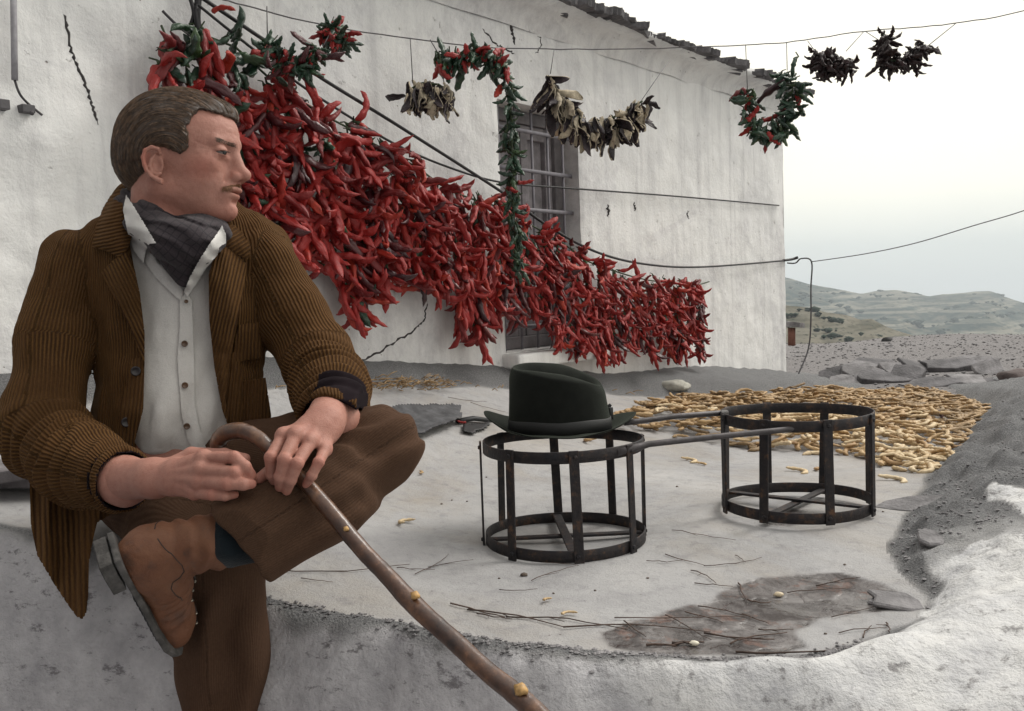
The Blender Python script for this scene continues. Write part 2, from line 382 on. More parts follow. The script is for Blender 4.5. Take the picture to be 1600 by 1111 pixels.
# --- ground material
def ground_mat():
    m, nt, b = nmat('terrace surface'); g = N(nt); v = g.coord()
    n1 = g.noise(v, 3.2, 8, .62, .4); n2 = g.noise(v, 26, 6, .65); n3 = g.noise(v, 240, 4, .7)
    fl = g.ramp(n1, [(.25, (.27, .265, .27)), (.5, (.38, .375, .375)), (.75, (.46, .45, .44))])
    fl = g.mix(g.ramp(g.noise(v, 1.6, 6, .7, .8), [(.46, 0.0), (.70, .7)]), fl, (.33, .29, .24))
    fl = g.mix(g.ramp(n2, [(.52, 0.0), (.74, .6)]), fl, (.21, .205, .215))
    spk = g.ramp(g.voro(v, 42), [(.05, 1.0), (.11, 0.0)]); fl = g.mix(g.math('MULTIPLY', spk, g.ramp(n2, [(.5, 0.0), (.62, .9)])), fl, (.10, .08, .07))
    ck = g.voro(g.noise(v, 2.2, 4, .6, 0, 'Color'), 5, 'DISTANCE_TO_EDGE'); fl = g.mix(g.ramp(ck, [(.0, .22), (.008, 0.0)]), fl, (.17, .16, .155))
    ce = g.ramp(n3, [(.25, (.12, .12, .125)), (.5, (.27, .27, .275)), (.72, (.48, .48, .48))])
    ce = g.mix(g.ramp(g.noise(v, 7, 6, .7), [(.4, 0.0), (.75, .55)]), ce, (.26, .26, .27))
    wh = g.ramp(g.noise(v, 7, 9, .72), [(.32, (.42, .42, .44)), (.47, (.62, .62, .62)), (.65, (.74, .735, .715))])
    wh = g.mix(g.ramp(g.noise(v, 34, 8, .75), [(.55, 0.0), (.64, .85)]), wh, (.22, .21, .21))
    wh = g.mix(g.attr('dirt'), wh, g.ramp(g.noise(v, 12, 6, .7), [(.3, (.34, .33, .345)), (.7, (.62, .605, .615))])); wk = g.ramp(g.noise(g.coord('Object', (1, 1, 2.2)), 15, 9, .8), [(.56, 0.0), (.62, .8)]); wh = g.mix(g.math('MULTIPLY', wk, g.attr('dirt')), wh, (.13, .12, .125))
    col = g.mix(g.attr('cement'), fl, ce); col = g.mix(g.attr('white'), col, wh)
    dm = g.mix(g.ramp(g.noise(v, 11, 8, .75, 1.2), [(.42, 0.0), (.64, 1.0)]), (.045, .036, .034), (.20, .185, .18)); dm = g.mix(g.ramp(g.noise(v, 19, 6, .7), [(.55, 0.0), (.62, .8)]), dm, (.15, .085, .065)); pd = g.attr('damp')
    col = g.mix(g.math('MULTIPLY', pd, .95), col, dm)
    g.l(col, b.inputs['Base Color'])
    wet = g.math('MULTIPLY', pd, g.ramp(g.noise(v, 9, 3), [(.45, 0.0), (.55, 1.0)]))
    g.l(g.math('MULTIPLY_ADD', wet, -.78, .88), b.inputs['Roughness'])
    hc = g.math('MULTIPLY', n3, g.math('MULTIPLY_ADD', g.attr('cement'), 4.2, .5))
    h = g.math('ADD', hc, g.math('MULTIPLY', g.noise(v, 22, 7, .62), g.math('MULTIPLY_ADD', g.attr('white'), 2.0, 1.3)))
    h = g.math('MULTIPLY', h, g.math('SUBTRACT', 1, g.math('MULTIPLY', wet, .9)))
    g.l(g.bump(h, .0045, 1), b.inputs['Normal']); return m
M = {}
M['terrace'] = ground_mat()
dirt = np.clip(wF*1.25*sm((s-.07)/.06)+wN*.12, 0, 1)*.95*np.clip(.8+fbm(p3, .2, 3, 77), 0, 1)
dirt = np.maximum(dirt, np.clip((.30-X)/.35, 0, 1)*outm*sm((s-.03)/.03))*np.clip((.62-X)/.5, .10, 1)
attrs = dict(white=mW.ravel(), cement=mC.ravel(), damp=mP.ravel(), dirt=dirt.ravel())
def sub(name, sel):
    f = F[sel]; u, inv = np.unique(f.ravel(), return_inverse=True)
    me = npmesh(name, V[u], inv.reshape(-1, 4))
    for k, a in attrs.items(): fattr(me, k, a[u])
    return link(name, me, M['terrace'])
tag(sub('terrace_floor', keep & (kind_face == 0)), kind='structure')
tag(sub('cement_kerb', keep & (kind_face == 1)), 'rough grey cement kerb round the far and right side of the terrace floor', 'kerb')
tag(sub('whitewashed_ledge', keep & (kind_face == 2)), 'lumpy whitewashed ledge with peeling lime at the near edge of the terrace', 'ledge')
tag(sub('lane', keep & (kind_face == 3)), kind='structure')
# ================================================================= house
def wall_mat():
    m, nt, b = nmat('whitewash'); g = N(nt); v = g.coord()
    col = g.ramp(g.noise(v, 2.2, 7, .65, .5), [(.25, (.66, .655, .655)), (.5, (.80, .795, .78)), (.75, (.86, .85, .83))])
    vs = g.coord('Object', (9, 9, .55)); st = g.ramp(g.noise(vs, 1.6, 6, .65), [(.48, 0.0), (.72, .50)]); col = g.mix(st, col, (.42, .41, .42)); bp = g.ramp(g.noise(v, 1.1, 8, .7, 1.0), [(.50, 0.0), (.56, .55), (.75, .75)]); col = g.mix(bp, col, g.ramp(g.noise(v, 20, 6, .7), [(.35, (.50, .49, .50)), (.6, (.74, .73, .73))]))
    ch = g.ramp(g.noise(v, 16, 8, .72), [(.64, 0.0), (.71, .65)]); col = g.mix(ch, col, (.38, .36, .34))
    pk = g.ramp(g.voro(v, 24), [(.05, 1.0), (.10, 0.0)]); pk = g.math('MULTIPLY', pk, g.ramp(g.noise(v, 5, 3), [(.55, 0.0), (.62, .8)])); col = g.mix(pk, col, (.16, .12, .10))
    sx = g.n('ShaderNodeSeparateXYZ'); g.l(v, sx.inputs[0])
    lo = g.math('MULTIPLY', g.ramp(g.math('MULTIPLY_ADD', sx.outputs[2], 1.2, .25), [(.5, .6), (.95, 0.0)]), g.ramp(g.noise(v, 6, 6, .7), [(.35, .2), (.7, 1.0)])); col = g.mix(lo, col, (.44, .43, .46))
    g.l(col, b.inputs['Base Color']); b.inputs['Roughness'].default_value = .92; b.inputs['Specular IOR Level'].default_value = .2
    h = g.math('ADD', g.noise(v, 7, 9, .62), g.math('MULTIPLY', g.noise(v, 95, 5, .7), .22)); h = g.math('SUBTRACT', h, g.math('MULTIPLY', g.math('ADD', pk, ch), .35))
    g.l(g.bump(h, .011, 1), b.inputs['Normal']); return m
M['wall'] = wall_mat()
M['crack'] = simple('crack', (.05, .045, .045), .95)
M['slate'] = simple('slate', (.105, .10, .105), .8, .6, 9, .008, 60)
M['oldwood'] = simple('weathered wood', (.17, .155, .16), .8, .3, 14, .002, 90)
M['iron'] = simple('iron', (.075, .07, .075), .6, .3, 30)
house = empty('white_house', (WC.x, WC.y, floorz(WC.x, WC.y)), 'old whitewashed house with slate eaves and a barred window, peppers hung along it', 'house')
wtop = WP(1216, 150).z
Lw = 6.6; zb = float(floorz(WC.x, WC.y))-.35
def wall_uv(px, py):
    p = WP(px, py)-WC; return p.dot(wdir), p.z
wu = [wall_uv(*q) for q in ((779, 150), (907, 180), (793, 552), (912, 548))]
u1 = (wu[0][0]+wu[2][0])/2; u0 = (wu[1][0]+wu[3][0])/2; z1 = wall_uv(785, 155)[1]; z0 = wall_uv(795, 551)[1]
print('window u', u0, u1, 'z', z0, z1, 'wtop', wtop, wu)
nu, nv = 420, 150
us = np.linspace(0, Lw, nu); vsz = np.linspace(zb, wtop, nv)
# snap grid lines to the window edges
for e in (u0, u1): us[np.argmin(abs(us-e))] = e
for e in (z0, z1): vsz[np.argmin(abs(vsz-e))] = e
UU, VV = np.meshgrid(us, vsz)
pw = np.stack([UU, VV, UU*0], -1)
amp = .010+.022*sm((UU-3.6)/1.2)
dis = fbm(pw, .5, 4, 5)*amp*1.2+fbm(pw, .13, 3, 6)*amp*.55+vnoise(pw, .045, 8)*.0016
edge = np.minimum(np.minimum(abs(UU-u0), abs(UU-u1))+100*((VV > z1) | (VV < z0)), np.minimum(abs(VV-z0), abs(VV-z1))+100*((UU < u0) | (UU > u1)))
dis = dis-.010*np.exp(-np.minimum(edge, 5)/.02)
Xw = WC.x+wdir.x*UU+wnor.x*dis; Yw = WC.y+wdir.y*UU+wnor.y*dis
Vw = np.stack([Xw, Yw, VV], -1).reshape(-1, 3)
ii = np.arange((nv-1)*(nu-1)); r, c = ii//(nu-1), ii % (nu-1); a = r*nu+c; Fw = np.stack([a, a+nu, a+nu+1, a+1], 1)
uc = UU.ravel()[Fw].mean(1); vc = VV.ravel()[Fw].mean(1)
Fw = Fw[~((uc > u0) & (uc < u1) & (vc > z0) & (vc < z1))]
mb = MB(); mb.v = Vw.tolist(); mb.f = Fw.tolist()
# window reveal, end wall and back, so the house is solid
def ww(u, z, o): return tuple(Vector((WC.x, WC.y, 0))+wdir*u+wnor*o+Vector((0, 0, z)))
RD = -.17
rv = [ww(u0, z0, -.008), ww(u1, z0, -.008), ww(u1, z1, -.008), ww(u0, z1, -.008), ww(u0, z0, RD), ww(u1, z0, RD), ww(u1, z1, RD), ww(u0, z1, RD)]
mb.add(rv, [(0, 1, 5, 4), (1, 2, 6, 5), (2, 3, 7, 6), (3, 0, 4, 7)])
n0 = len(mb.v)
bk = [ww(0, zb, 0), ww(0, wtop, 0), ww(0, wtop+.5, -3), ww(0, zb, -3), ww(Lw, zb, 0), ww(Lw, wtop, 0), ww(Lw, wtop+.5, -3), ww(Lw, zb, -3)]
mb.add(bk, [(0, 1, 2, 3), (4, 7, 6, 5), (3, 2, 6, 7)])
mb.build('wall', M['wall'], house)
# soffit cove (plaster) + roof slab
mb = MB(); nseg = 90; prof = [(0.0, -.10), (.02, -.05), (.06, -.015), (.13, .0), (.13, .03), (-.3, .06)]
for i in range(nseg+1):
    u = -.06+(Lw+.06)*i/nseg
    for (o, z) in prof:
        jx = .012*noise.noise(Vector((u*3, o*9, z*9)))
        mb.v.append(ww(u, wtop+z+jx, o+jx+.004))
k = len(prof)
for i in range(nseg):
    for j in range(k-1): mb.f.append((i*k+j, (i+1)*k+j, (i+1)*k+j+1, i*k+j+1))
mb.f.append(tuple(range(k)))
mb.build('plaster_cove', M['wall'], house)
mb = MB(); rr = random.Random(3)
def slab(mb, c, ax, ay, az, hx, hy, hz, rr, n=9):
    "irregular split-stone slab"
    top = []; bot = []
    for i in range(n):
        an = 2*PI*i/n+rr.uniform(-.2, .2); ra = rr.uniform(.66, 1.16); p = c+ax*math.cos(an)*hx*ra+ay*math.sin(an)*hy*ra
        top.append(p+az*(hz*rr.uniform(.7, 1.1))); bot.append(p-az*hz+(p-c)*rr.uniform(-.05, .03))
    mb.add(top+bot, [tuple(range(n)), tuple(range(2*n-1, n-1, -1))]+[(i, i+n, (i+1) % n+n, (i+1) % n) for i in range(n)])
for row in range(14):
    u = -.1+rr.random()*.1
    while u < Lw:
        wd_ = rr.uniform(.10, .30); o = .15-row*.22+rr.uniform(-.06, .05); z = wtop+.030+row*.030+rr.uniform(-.006, .03)
        ax = (wdir+Vector((0, 0, rr.uniform(-.07, .07)))).normalized(); az = Vector((wnor.x*.17, wnor.y*.17, 1)); az = (az-ax*az.dot(ax)).normalized(); ay = az.cross(ax)
        slab(mb, Vector(ww(u+wd_/2, z, o-.205)), ax, ay, az, wd_*.78, .21, rr.uniform(.005, .011), rr, 8)
        if row == 0 and rr.random() < .9:
            slab(mb, Vector(ww(u+wd_*.3, z-.014, o-.19)), ax, ay, az, wd_*.7, .19, .006, rr)
        u += wd_*.86
mb.build('slate_roof', M['slate'], house, smooth=False)
mb = MB(); nn_ = 700
for i in range(nn_+1):
    u = -.10+(Lw+.1)*i/nn_; j1 = noise.fractal(Vector((u*9, 1, 0)), .6, 2.2, 5)*.035; j2 = noise.fractal(Vector((u*14, 4, 0)), .7, 2.2, 4)*.010
    stp = .03*noise.cell(Vector((u*5.5, 0, 0))); o_ = .165+j1+stp
    for (oo, zz) in ((o_-.06, wtop+.004), (o_, wtop+.006+j2), (o_+.004, wtop+.030+j2*1.4+stp*.3), (o_-.5, wtop+.085)): mb.v.append(ww(u, zz, oo))
for i in range(nn_):
    for k_ in range(3): mb.f.append((i*4+k_, (i+1)*4+k_, (i+1)*4+k_+1, i*4+k_+1))
mb.build('slate_eave', M['slate'], house, smooth=False)
# window: frame, shutters, bars
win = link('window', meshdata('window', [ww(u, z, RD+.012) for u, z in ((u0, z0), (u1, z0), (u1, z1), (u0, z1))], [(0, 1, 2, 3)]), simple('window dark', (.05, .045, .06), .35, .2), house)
def wbox(mb, ua, ub, za, zb_, o, t):
    mb.box(Vector(ww((ua+ub)/2, (za+zb_)/2, o)), wdir, wnor, Vector((0, 0, 1)), abs(ub-ua)/2, t/2, abs(zb_-za)/2)
mb = MB(); fw = .055; o = RD+.045
wbox(mb, u0+.002, u0+fw, z0+.002, z1-.002, o, .05); wbox(mb, u1-fw, u1-.002, z0+.002, z1-.002, o, .05)
wbox(mb, u0+fw, u1-fw, z1-fw, z1-.002, o, .048); wbox(mb, u0+fw, u1-fw, z0+.002, z0+fw, o, .048)
bevel(mb.build('frame', M['oldwood'], win, False), .004)
mb = MB(); um = (u0+u1)/2
for (a_, b_) in ((u0+fw, um-.004), (um+.004, u1-fw)):
    wbox(mb, a_, a_+.05, z0+fw, z1-fw, o-.008, .03); wbox(mb, b_-.05, b_, z0+fw, z1-fw, o-.008, .03)
    for zz in (z0+fw+.03, (z0+z1)/2, z1-fw-.03): wbox(mb, a_+.05, b_-.05, zz-.03, zz+.03, o-.009, .028)
    wbox(mb, a_+.05, b_-.05, z0+fw, z1-fw, o-.022, .012)
bevel(mb.build('shutter', simple('shutter wood', (.23, .21, .22), .8, .3, 20, .002, 80), win, False), .003)
mb = MB(); ob = -.055
for k in range(5):
    uu = u0+(u1-u0)*(k+.5)/5; mb.tube([ww(uu, z0+.002, ob), ww(uu, z1-.002, ob)], .0065, 6)
for k in range(6):
    zz = z0+(z1-z0)*(k+.6)/6.2; wbox(mb, u0+.002, u1-.002, zz-.008, zz+.008, ob+.009, .006)
mb.build('window_bars', simple('grey painted bars', (.17, .16, .18), .6, .2), win)
# sill ledge of plaster
mb = MB(); mb.box(Vector(ww((u0+u1)/2-.02, z0-.035, .03)), wdir, wnor, Vector((0, 0, 1)), (u1-u0)/2+.06, .06, .03)
bevel(mb.build('window_sill', M['wall'], house), .012, 3)
# cracks and a cable clip
def crack(pts, rad, seed, smooth_n=9):
    rr = random.Random(seed); L = []
    for i in range(len(pts)-1):
        for k in range(smooth_n):
            t = k/smooth_n; L.append((pts[i][0]*(1-t)+pts[i+1][0]*t+rr.uniform(-2, 2), pts[i][1]*(1-t)+pts[i+1][1]*t+rr.uniform(-1.5, 1.5)))
    L.append(pts[-1]); out = []
    for q in L:
        p = WP(*q); uu = (p-WC).dot(wdir)
        j = np.argmin(abs(us-uu)); i = np.argmin(abs(vsz-p.z)); out.append(p+wnor*float(dis[i, j]-.0008))
    n = len(out); mb = MB(); mb.tube(out, [rad*(.25+abs(math.sin(i*1.7))*.75)*min(1, (n-i)/4, (i+1)/3) for i in range(n)], 5)
    return mb.build('crack', M['crack'], house)
crack([(100, 20), (112, 75), (128, 120), (143, 160), (153, 195)], .0055, 1)
crack([(560, 566), (600, 545), (640, 520), (662, 500), (666, 470)], .005, 2)
crack([(797, 20), (799, 45), (805, 70)], .011, 3); crack([(755, 45), (775, 70), (790, 78), (805, 85)], .005, 4)
crack([(948, 318), (950, 340)], .010, 5); crack([(992, 316), (994, 330)], .008, 6); crack([(1075, 330), (1076, 342)], .006, 7)
crack([(840, 55), (846, 70), (836, 85)], .004, 8)
# ================================================================= beyond the terrace
def gravel_mat():
    m, nt, b = nmat('gravel'); g = N(nt); v = g.coord()
    c = g.ramp(g.noise(v, 40, 6, .8), [(.3, (.15, .14, .145)), (.5, (.24, .225, .225)), (.7, (.36, .345, .335))])
    c = g.mix(g.ramp(g.noise(v, 1.5, 4), [(.4, 0.0), (.7, .4)]), c, (.30, .29, .29))
    g.l(c, b.inputs['Base Color']); b.inputs['Roughness'].default_value = .95; g.l(g.bump(g.noise(v, 60, 6, .8), .02), b.inputs['Normal']); return m
M['gravel'] = gravel_mat(); M['stone'] = simple('grey stone', (.25, .24, .245), .85, .45, 12, .006, 60, objrand=.4)
gz = lambda x, y: .375+.012*(y-6)+.03*noise.noise(Vector((x*.8, y*.8, 3)))+.012*noise.noise(Vector((x*4, y*4, 1)))-.9*max(0, (y-9.8-.4*noise.noise(Vector((x*.5, 0, 0))))/2)**2
mb = MB(); nx_, ny_ = 130, 110; X0, X1, Y0, Y1 = .8, 9.5, 5.15, 12.5
for j in range(ny_+1):
    for i in range(nx_+1):
        x = X0+(X1-X0)*i/nx_; y = Y0+(Y1-Y0)*j/ny_; mb.v.append((x, y, gz(x, y)))
for j in range(ny_):
    for i in range(nx_):
        a = j*(nx_+1)+i; mb.f.append((a, a+1, a+nx_+2, a+nx_+1))
tag(mb.build('gravel_yard', M['gravel']), kind='structure')
rr = random.Random(11); mb = MB()
ico = [Vector(q).normalized() for q in ((0, 0, 1), (.9, 0, .4), (.3, .85, .4), (-.7, .5, .4), (-.7, -.5, .4), (.3, -.85, .4), (0, 0, -1))]
icf = [(0, 1, 2), (0, 2, 3), (0, 3, 4), (0, 4, 5), (0, 5, 1), (6, 2, 1), (6, 3, 2), (6, 4, 3), (6, 5, 4), (6, 1, 5)]
for k in range(5200):
    y = 5.5+5.6*rr.random()**1.2; x = rr.uniform(1.6, 8.2); sz = rr.choice([.005, .007, .009, .013])*rr.uniform(.7, 1.3)
    c = Vector((x, y, gz(x, y)+sz*.2)); mb.add([c+Vector((q.x*sz*rr.uniform(.8, 1.6), q.y*sz*rr.uniform(.8, 1.5), q.z*sz*.6)) for q in ico], icf)
tag(mb.build('loose_gravel', M['stone'], None, False), 'loose grey gravel scattered over the yard behind the terrace', 'gravel', kind='stuff')
def stone(name, px, py, wpx, dep, m, label, cat, group=None, th=.03, hy=.16, tilt=(0, 0), n=8, seed=1):
    rr = random.Random(seed); mb = MB(); c = P(px, py, dep); hx = wpx/FPX*dep/2
    ax = Vector((1, rr.uniform(-.25, .25), tilt[0])).normalized(); az = Vector((0, -.15-tilt[1], 1)).normalized(); az = (az-ax*az.dot(ax)).normalized(); ay = az.cross(ax)
    slab(mb, Vector((0, 0, 0)), ax, ay, az, hx*1.1, hy, th*.8, rr, n)
    for i in range(rr.randint(1, 2)): slab(mb, ax*rr.uniform(-.3, .3)*hx-az*th*1.5, ax, ay, az, hx*.85, hy*.9, th*.6, rr, n)
    o = mb.build(name, m, None, False); o.location = c; bevel(o, .004, 1); return tag(o, label, cat, group)
SL = [(1310, 585, 60, 6.2, 'pale slate propped against the corner of the heap behind the kerb', (.25, .5)), (1345, 575, 62, 6.5, 'thin dark slate lying over a stone left in the row of slabs', (0, .1)),
      (1372, 571, 74, 6.7, 'long dark slate at the top of the left slab heap', (-.1, .1)), (1318, 596, 50, 6.0, 'small slate at the foot of the house corner', (0, .2)),
      (1380, 592, 80, 6.0, 'wide pale slab just behind the kerb left of the gap', (-.12, .15)), (1395, 578, 40, 6.4, 'small broken slab in the middle of the heap', (.1, .4)),
      (1437, 574, 76, 6.6, 'slate slanting down towards the right of the heap', (-.25, .2)), (1350, 583, 66, 6.15, 'blocky dark slab under the long slate', (0, .3)),
      (1482, 572, 90, 6.6, 'low flat slate in the gravel behind the gap', (.03, .1)), (1520, 566, 100, 6.9, 'broad grey slate mound at right of the yard', (.08, .25)),
      (1456, 600, 84, 5.75, 'long slab bridging the dark gap at its left end', (.1, .1)), (1512, 599, 62, 5.75, 'bluish slate laid over the middle of the dark gap', (-.05, .1)),
      (1546, 602, 44, 5.7, 'pale slate beside the brown rock over the gap', (.05, .2)), (1545, 578, 46, 6.3, 'slate tipped up behind the brown rock', (.35, .4)), (1420, 588, 54, 6.1, 'slab lying askew above the kerb in the middle of the row', (.2, .35))]
for i, (px, py, wp, de, lb, ti) in enumerate(SL):
    stone('slate_slab', px, py, wp, de, M['stone'] if i % 2 else M['slate'], lb, 'slate', 'slate slabs behind the kerb', th=.014+.012*(i % 3), hy=.11, tilt=ti, seed=40+i)
M['brownrock'] = simple('brown rock', (.11, .085, .08), .8, .4, 8, .01, 30)
def rock(name, c, r, m, label, cat, seed=0, group=None, sub=3):
    bm = bmesh.new(); bmesh.ops.create_icosphere(bm, subdivisions=sub, radius=1)
    for v in bm.verts:
        n = noise.noise(v.co*1.1+Vector((seed, 0, 0)))*.35+noise.noise(v.co*3+Vector((0, seed, 0)))*.12; v.co *= 1+n; v.co = Vector((v.co.x*r[0], v.co.y*r[1], v.co.z*r[2]))
    me = bpy.data.meshes.new(name); bm.to_mesh(me); bm.free(); o = link(name, me, m); o.location = c
    return tag(o, label, cat, group) if label else o
rock('boulder', P(1590, 592, 5.7), (.10, .09, .062), M['brownrock'], 'dark brown boulder at the right end of the slate slabs', 'boulder', 3)
rock('kerb_stone', P(1050, 603, 4.75), (.085, .05, .028), simple('pale stone', (.36, .35, .31), .9, .3, 20, .004, 60), 'pale flat stone bedded in the kerb under the house wall', 'stone', 5)
for (px, py, wp, lb, ti, m_, sd_) in [(1402, 940, 96, 'long blue-grey slate sunk into the cement rim at the right end of the puddle', (-.12, -.05), 'stone', 71), (1440, 795, 130, 'flat blue-grey slate set in the cement rim above the white plaster', (.10, .05), 'stone', 72), (1455, 868, 42, 'small pale stone at the tip of the white plaster on the rim', (.05, .0), 'stone', 73)]:
    c_ = GP(px, py); o = stone('rim_slate', px, py, wp, proj(c_)[2]-.06, M[m_], lb, 'slate', None, th=.006, hy=.045, tilt=ti, seed=sd_)
    o.location = (c_.x, c_.y, float(Zl[np.argmin(abs(dd-c_.y)), np.argmin(abs(aa-c_.x/c_.y))])+.004)
mb = MB(); rr = random.Random(19); rimp = []
for k in range(1500):
    px = rr.uniform(1380, 1620); py = rr.uniform(630, 960); c_ = GP(px, py)
    if c_ is None: continue
    d_ = float(polysd(np.array([[c_.x, c_.y]]), fpoly)[0])
    if d_ < .01: continue
    j = np.argmin(abs(dd-c_.y)); i_ = np.argmin(abs(aa-c_.x/c_.y)); zz = float(Zl[j, i_])
    if mW[j, i_] > .4: continue
    sz = rr.choice([.0015, .002, .003, .0045]); mb.add([Vector((c_.x, c_.y, zz+sz*.1))+Vector((q.x*sz*rr.uniform(.7, 1.5), q.y*sz*rr.uniform(.7, 1.5), q.z*sz*.7)) for q in ico], icf)
for k in range(900):
    t = rr.random(); q0 = fl_px[2]; seg = [(200, 852), (400, 928), (640, 982), (800, 1008), (950, 1020), (1100, 1030), (1250, 1026), (1350, 1000)]; j = rr.randrange(len(seg)-1); px = seg[j][0]*(1-t)+seg[j+1][0]*t; py = seg[j][1]*(1-t)+seg[j+1][1]*t+rr.gauss(9, 6)
    c_ = GP(px, py); jj = np.argmin(abs(dd-c_.y)); i_ = np.argmin(abs(aa-c_.x/c_.y)); zz = float(Zl[jj, i_]); sz = rr.choice([.0015, .002, .003, .0045])
    mb.add([Vector((c_.x, c_.y, zz+sz*.15))+Vector((q.x*sz*rr.uniform(.7, 1.5), q.y*sz*rr.uniform(.7, 1.5), q.z*sz*.8)) for q in ico], icf)
tag(mb.build('rim_grit', M['stone'], None, False), 'grit and stone chips bedded in the grey cement rim', 'grit', kind='stuff')
# drain gap under the slates is the real shadow between them and the kerb; a hose end and a post stub in the yard
mb = MB(); mb.tube([P(1384, 534, 9.6), P(1410, 531, 11)], .045, 12); o = mb.build('pipe', simple('black pipe', (.02, .02, .02), .6)); tag(o, 'short black pipe end lying at the far edge of the gravel yard', 'pipe')
mb = MB(); slab(mb, P(1497, 526, 10.2), Vector((1, 0, 0)), Vector((0, 1, 0)), Vector((0, 0, 1)), .14, .1, .02, rr); o = mb.build('flat_stone', M['brownrock'], None, False); tag(o, 'small brown flat stone on the far rim of the yard, right side', 'stone')
mb = MB(); slab(mb, P(1520, 528, 10.2), Vector((1, 0, 0)), Vector((0, 1, 0)), Vector((0, 0, 1)), .07, .06, .02, rr); o = mb.build('flat_stone', simple('white stone', (.6, .6, .6)), None, False); tag(o, 'little white stone on the far rim of the yard', 'stone')
pp = empty('bench_post', P(1238, 530, 7.6), 'rusty brown post with a grey slab on top standing past the house corner', 'post')
mb = MB(); mb.tube([P(1237, 540, 7.6), P(1237, 512, 7.6)], .03, 8); mb.build('post', simple('rust', (.16, .07, .05), .9), pp)
mb = MB(); slab(mb, P(1240, 507, 7.6), Vector((1, 0, -.1)).normalized(), Vector((0, 1, 0)), Vector((0, 0, 1)), .10, .1, .02, rr); mb.build('slab', M['stone'], pp, False)
# ---- hills
def hill_mat(name, cols, sc):
    m, nt, b = nmat(name); g = N(nt); v = g.coord()
    c = g.ramp(g.noise(v, sc, 10, .7), [(.30, cols[0]), (.48, cols[1]), (.60, cols[2]), (.78, cols[3])])
    vs = g.coord('Object', (.002, .002, .16)); t = g.ramp(g.noise(vs, 1.0, 4, .6, .6), [(.50, 0.0), (.58, .7), (.66, 0.0)]); c = g.mix(t, c, cols[4])
    sp = g.ramp(g.voro(v, sc*3.2), [(.16, 1.0), (.30, 0.0)]); c = g.mix(g.math('MULTIPLY', sp, .8), c, cols[0])
    g.l(c, b.inputs['Base Color']); b.inputs['Roughness'].default_value = 1; b.inputs['Specular IOR Level'].default_value = 0; return m
RV = {}
def ridge(name, prof, D0, D1, zlow, m, seed, nA=260, nD=120, rough=1.0):
    xs = np.linspace(prof[0][0], prof[-1][0], nA); ys = np.interp(xs, [q[0] for q in prof], [q[1] for q in prof])
    Vv = []
    for j in range(nD+1):
        t = j/nD
        for i in range(nA):
            d = D0+(D1-D0)*t if t <= .8 else D0+(D1-D0)*.8+(t-.8)*(D1-D0)*3
            p = P(xs[i], ys[i], D0+(D1-D0)*.8); tt = min(t/.8, 1)
            q = P(xs[i], ys[i], d)
            e = tt**.8; z = zlow+(p.z-zlow)*e
            if t > .8: z = p.z-(t-.8)*5*(p.z-zlow)*.7
            nn = noise.fractal(Vector((q.x*.012/rough, q.y*.012/rough, seed)), .8, 2.1, 5)
            st = 3.2*rough; zz = z+nn*7*rough*(1-.75*max(0, 1-abs(tt-1)*6)); zz = zz*.45+.55*(math.floor(zz/st)+max(0, (zz/st) % 1*2-1))*st if tt < .97 else zz
            Vv.append((q.x, q.y, zz))
    Ff = [(j*nA+i, j*nA+i+1, (j+1)*nA+i+1, (j+1)*nA+i) for j in range(nD) for i in range(nA-1)]
    RV[name] = [q for q in Vv[:int(len(Vv)*.8)]]
    return tag(link(name, meshdata(name, Vv, Ff), m), kind='structure')
HM1 = hill_mat('far hill', [(.012, .028, .026), (.05, .065, .055), (.15, .14, .11), (.25, .22, .17), (.34, .31, .25)], .045)
HM2 = hill_mat('near hill', [(.02, .030, .020), (.06, .062, .045), (.12, .11, .08), (.20, .17, .13), (.25, .23, .19)], .22)
ridge('hills', [(600, 380), (1000, 400), (1150, 425), (1232, 434), (1262, 443), (1300, 449), (1345, 459), (1375, 455), (1400, 454), (1425, 458), (1452, 463), (1475, 459), (1500, 458), (1524, 455), (1548, 455), (1566, 463), (1600, 474), (1700, 500), (1900, 520), (2300, 560)], 420, 1500, -75, HM1, 2.2)
ridge('hillside', [(800, 440), (1000, 455), (1235, 479), (1262, 481), (1290, 489), (1320, 493), (1345, 501), (1362, 499), (1380, 508), (1400, 515), (1435, 526), (1500, 548), (1700, 600)], 90, 270, -26, HM2, 5.1, rough=.35)
M['scrub'] = simple('scrub', (.022, .036, .022), 1, .6, .3)
for nm, cnt, r0, lb in (('hills', 1500, 5.0, 'dark scrub dotted over the far terraced hills'), ('hillside', 420, 1.5, 'dark bushes on the brown slope behind the yard')):
    mb = MB(); rr = random.Random(8)
    for k in range(cnt):
        q = Vector(rr.choice(RV[nm]))
        if noise.noise(q*.012/(r0/5)) < rr.uniform(-.25, .25): continue
        for j in range(3):
            r_ = r0*rr.uniform(.35, 1.0)*(1 if j == 0 else .6); c_ = q+Vector((rr.uniform(-1, 1)*r0, rr.uniform(-1, 1)*r0, r_*.2)); mb.add([c_+Vector((e.x*r_*rr.uniform(.8, 1.4), e.y*r_, e.z*r_*rr.uniform(.5, .8))) for e in ico], icf)
    tag(mb.build('scrub', M['scrub'], None, True), lb, 'scrub', kind='stuff')
mb = MB(); n_ = 48; mb.v = [(math.cos(2*PI*i/n_)*1250+200, math.sin(2*PI*i/n_)*900+880, -76) for i in range(n_)]; mb.f = [tuple(range(n_))]; tag(mb.build('ground', HM1), kind='structure')
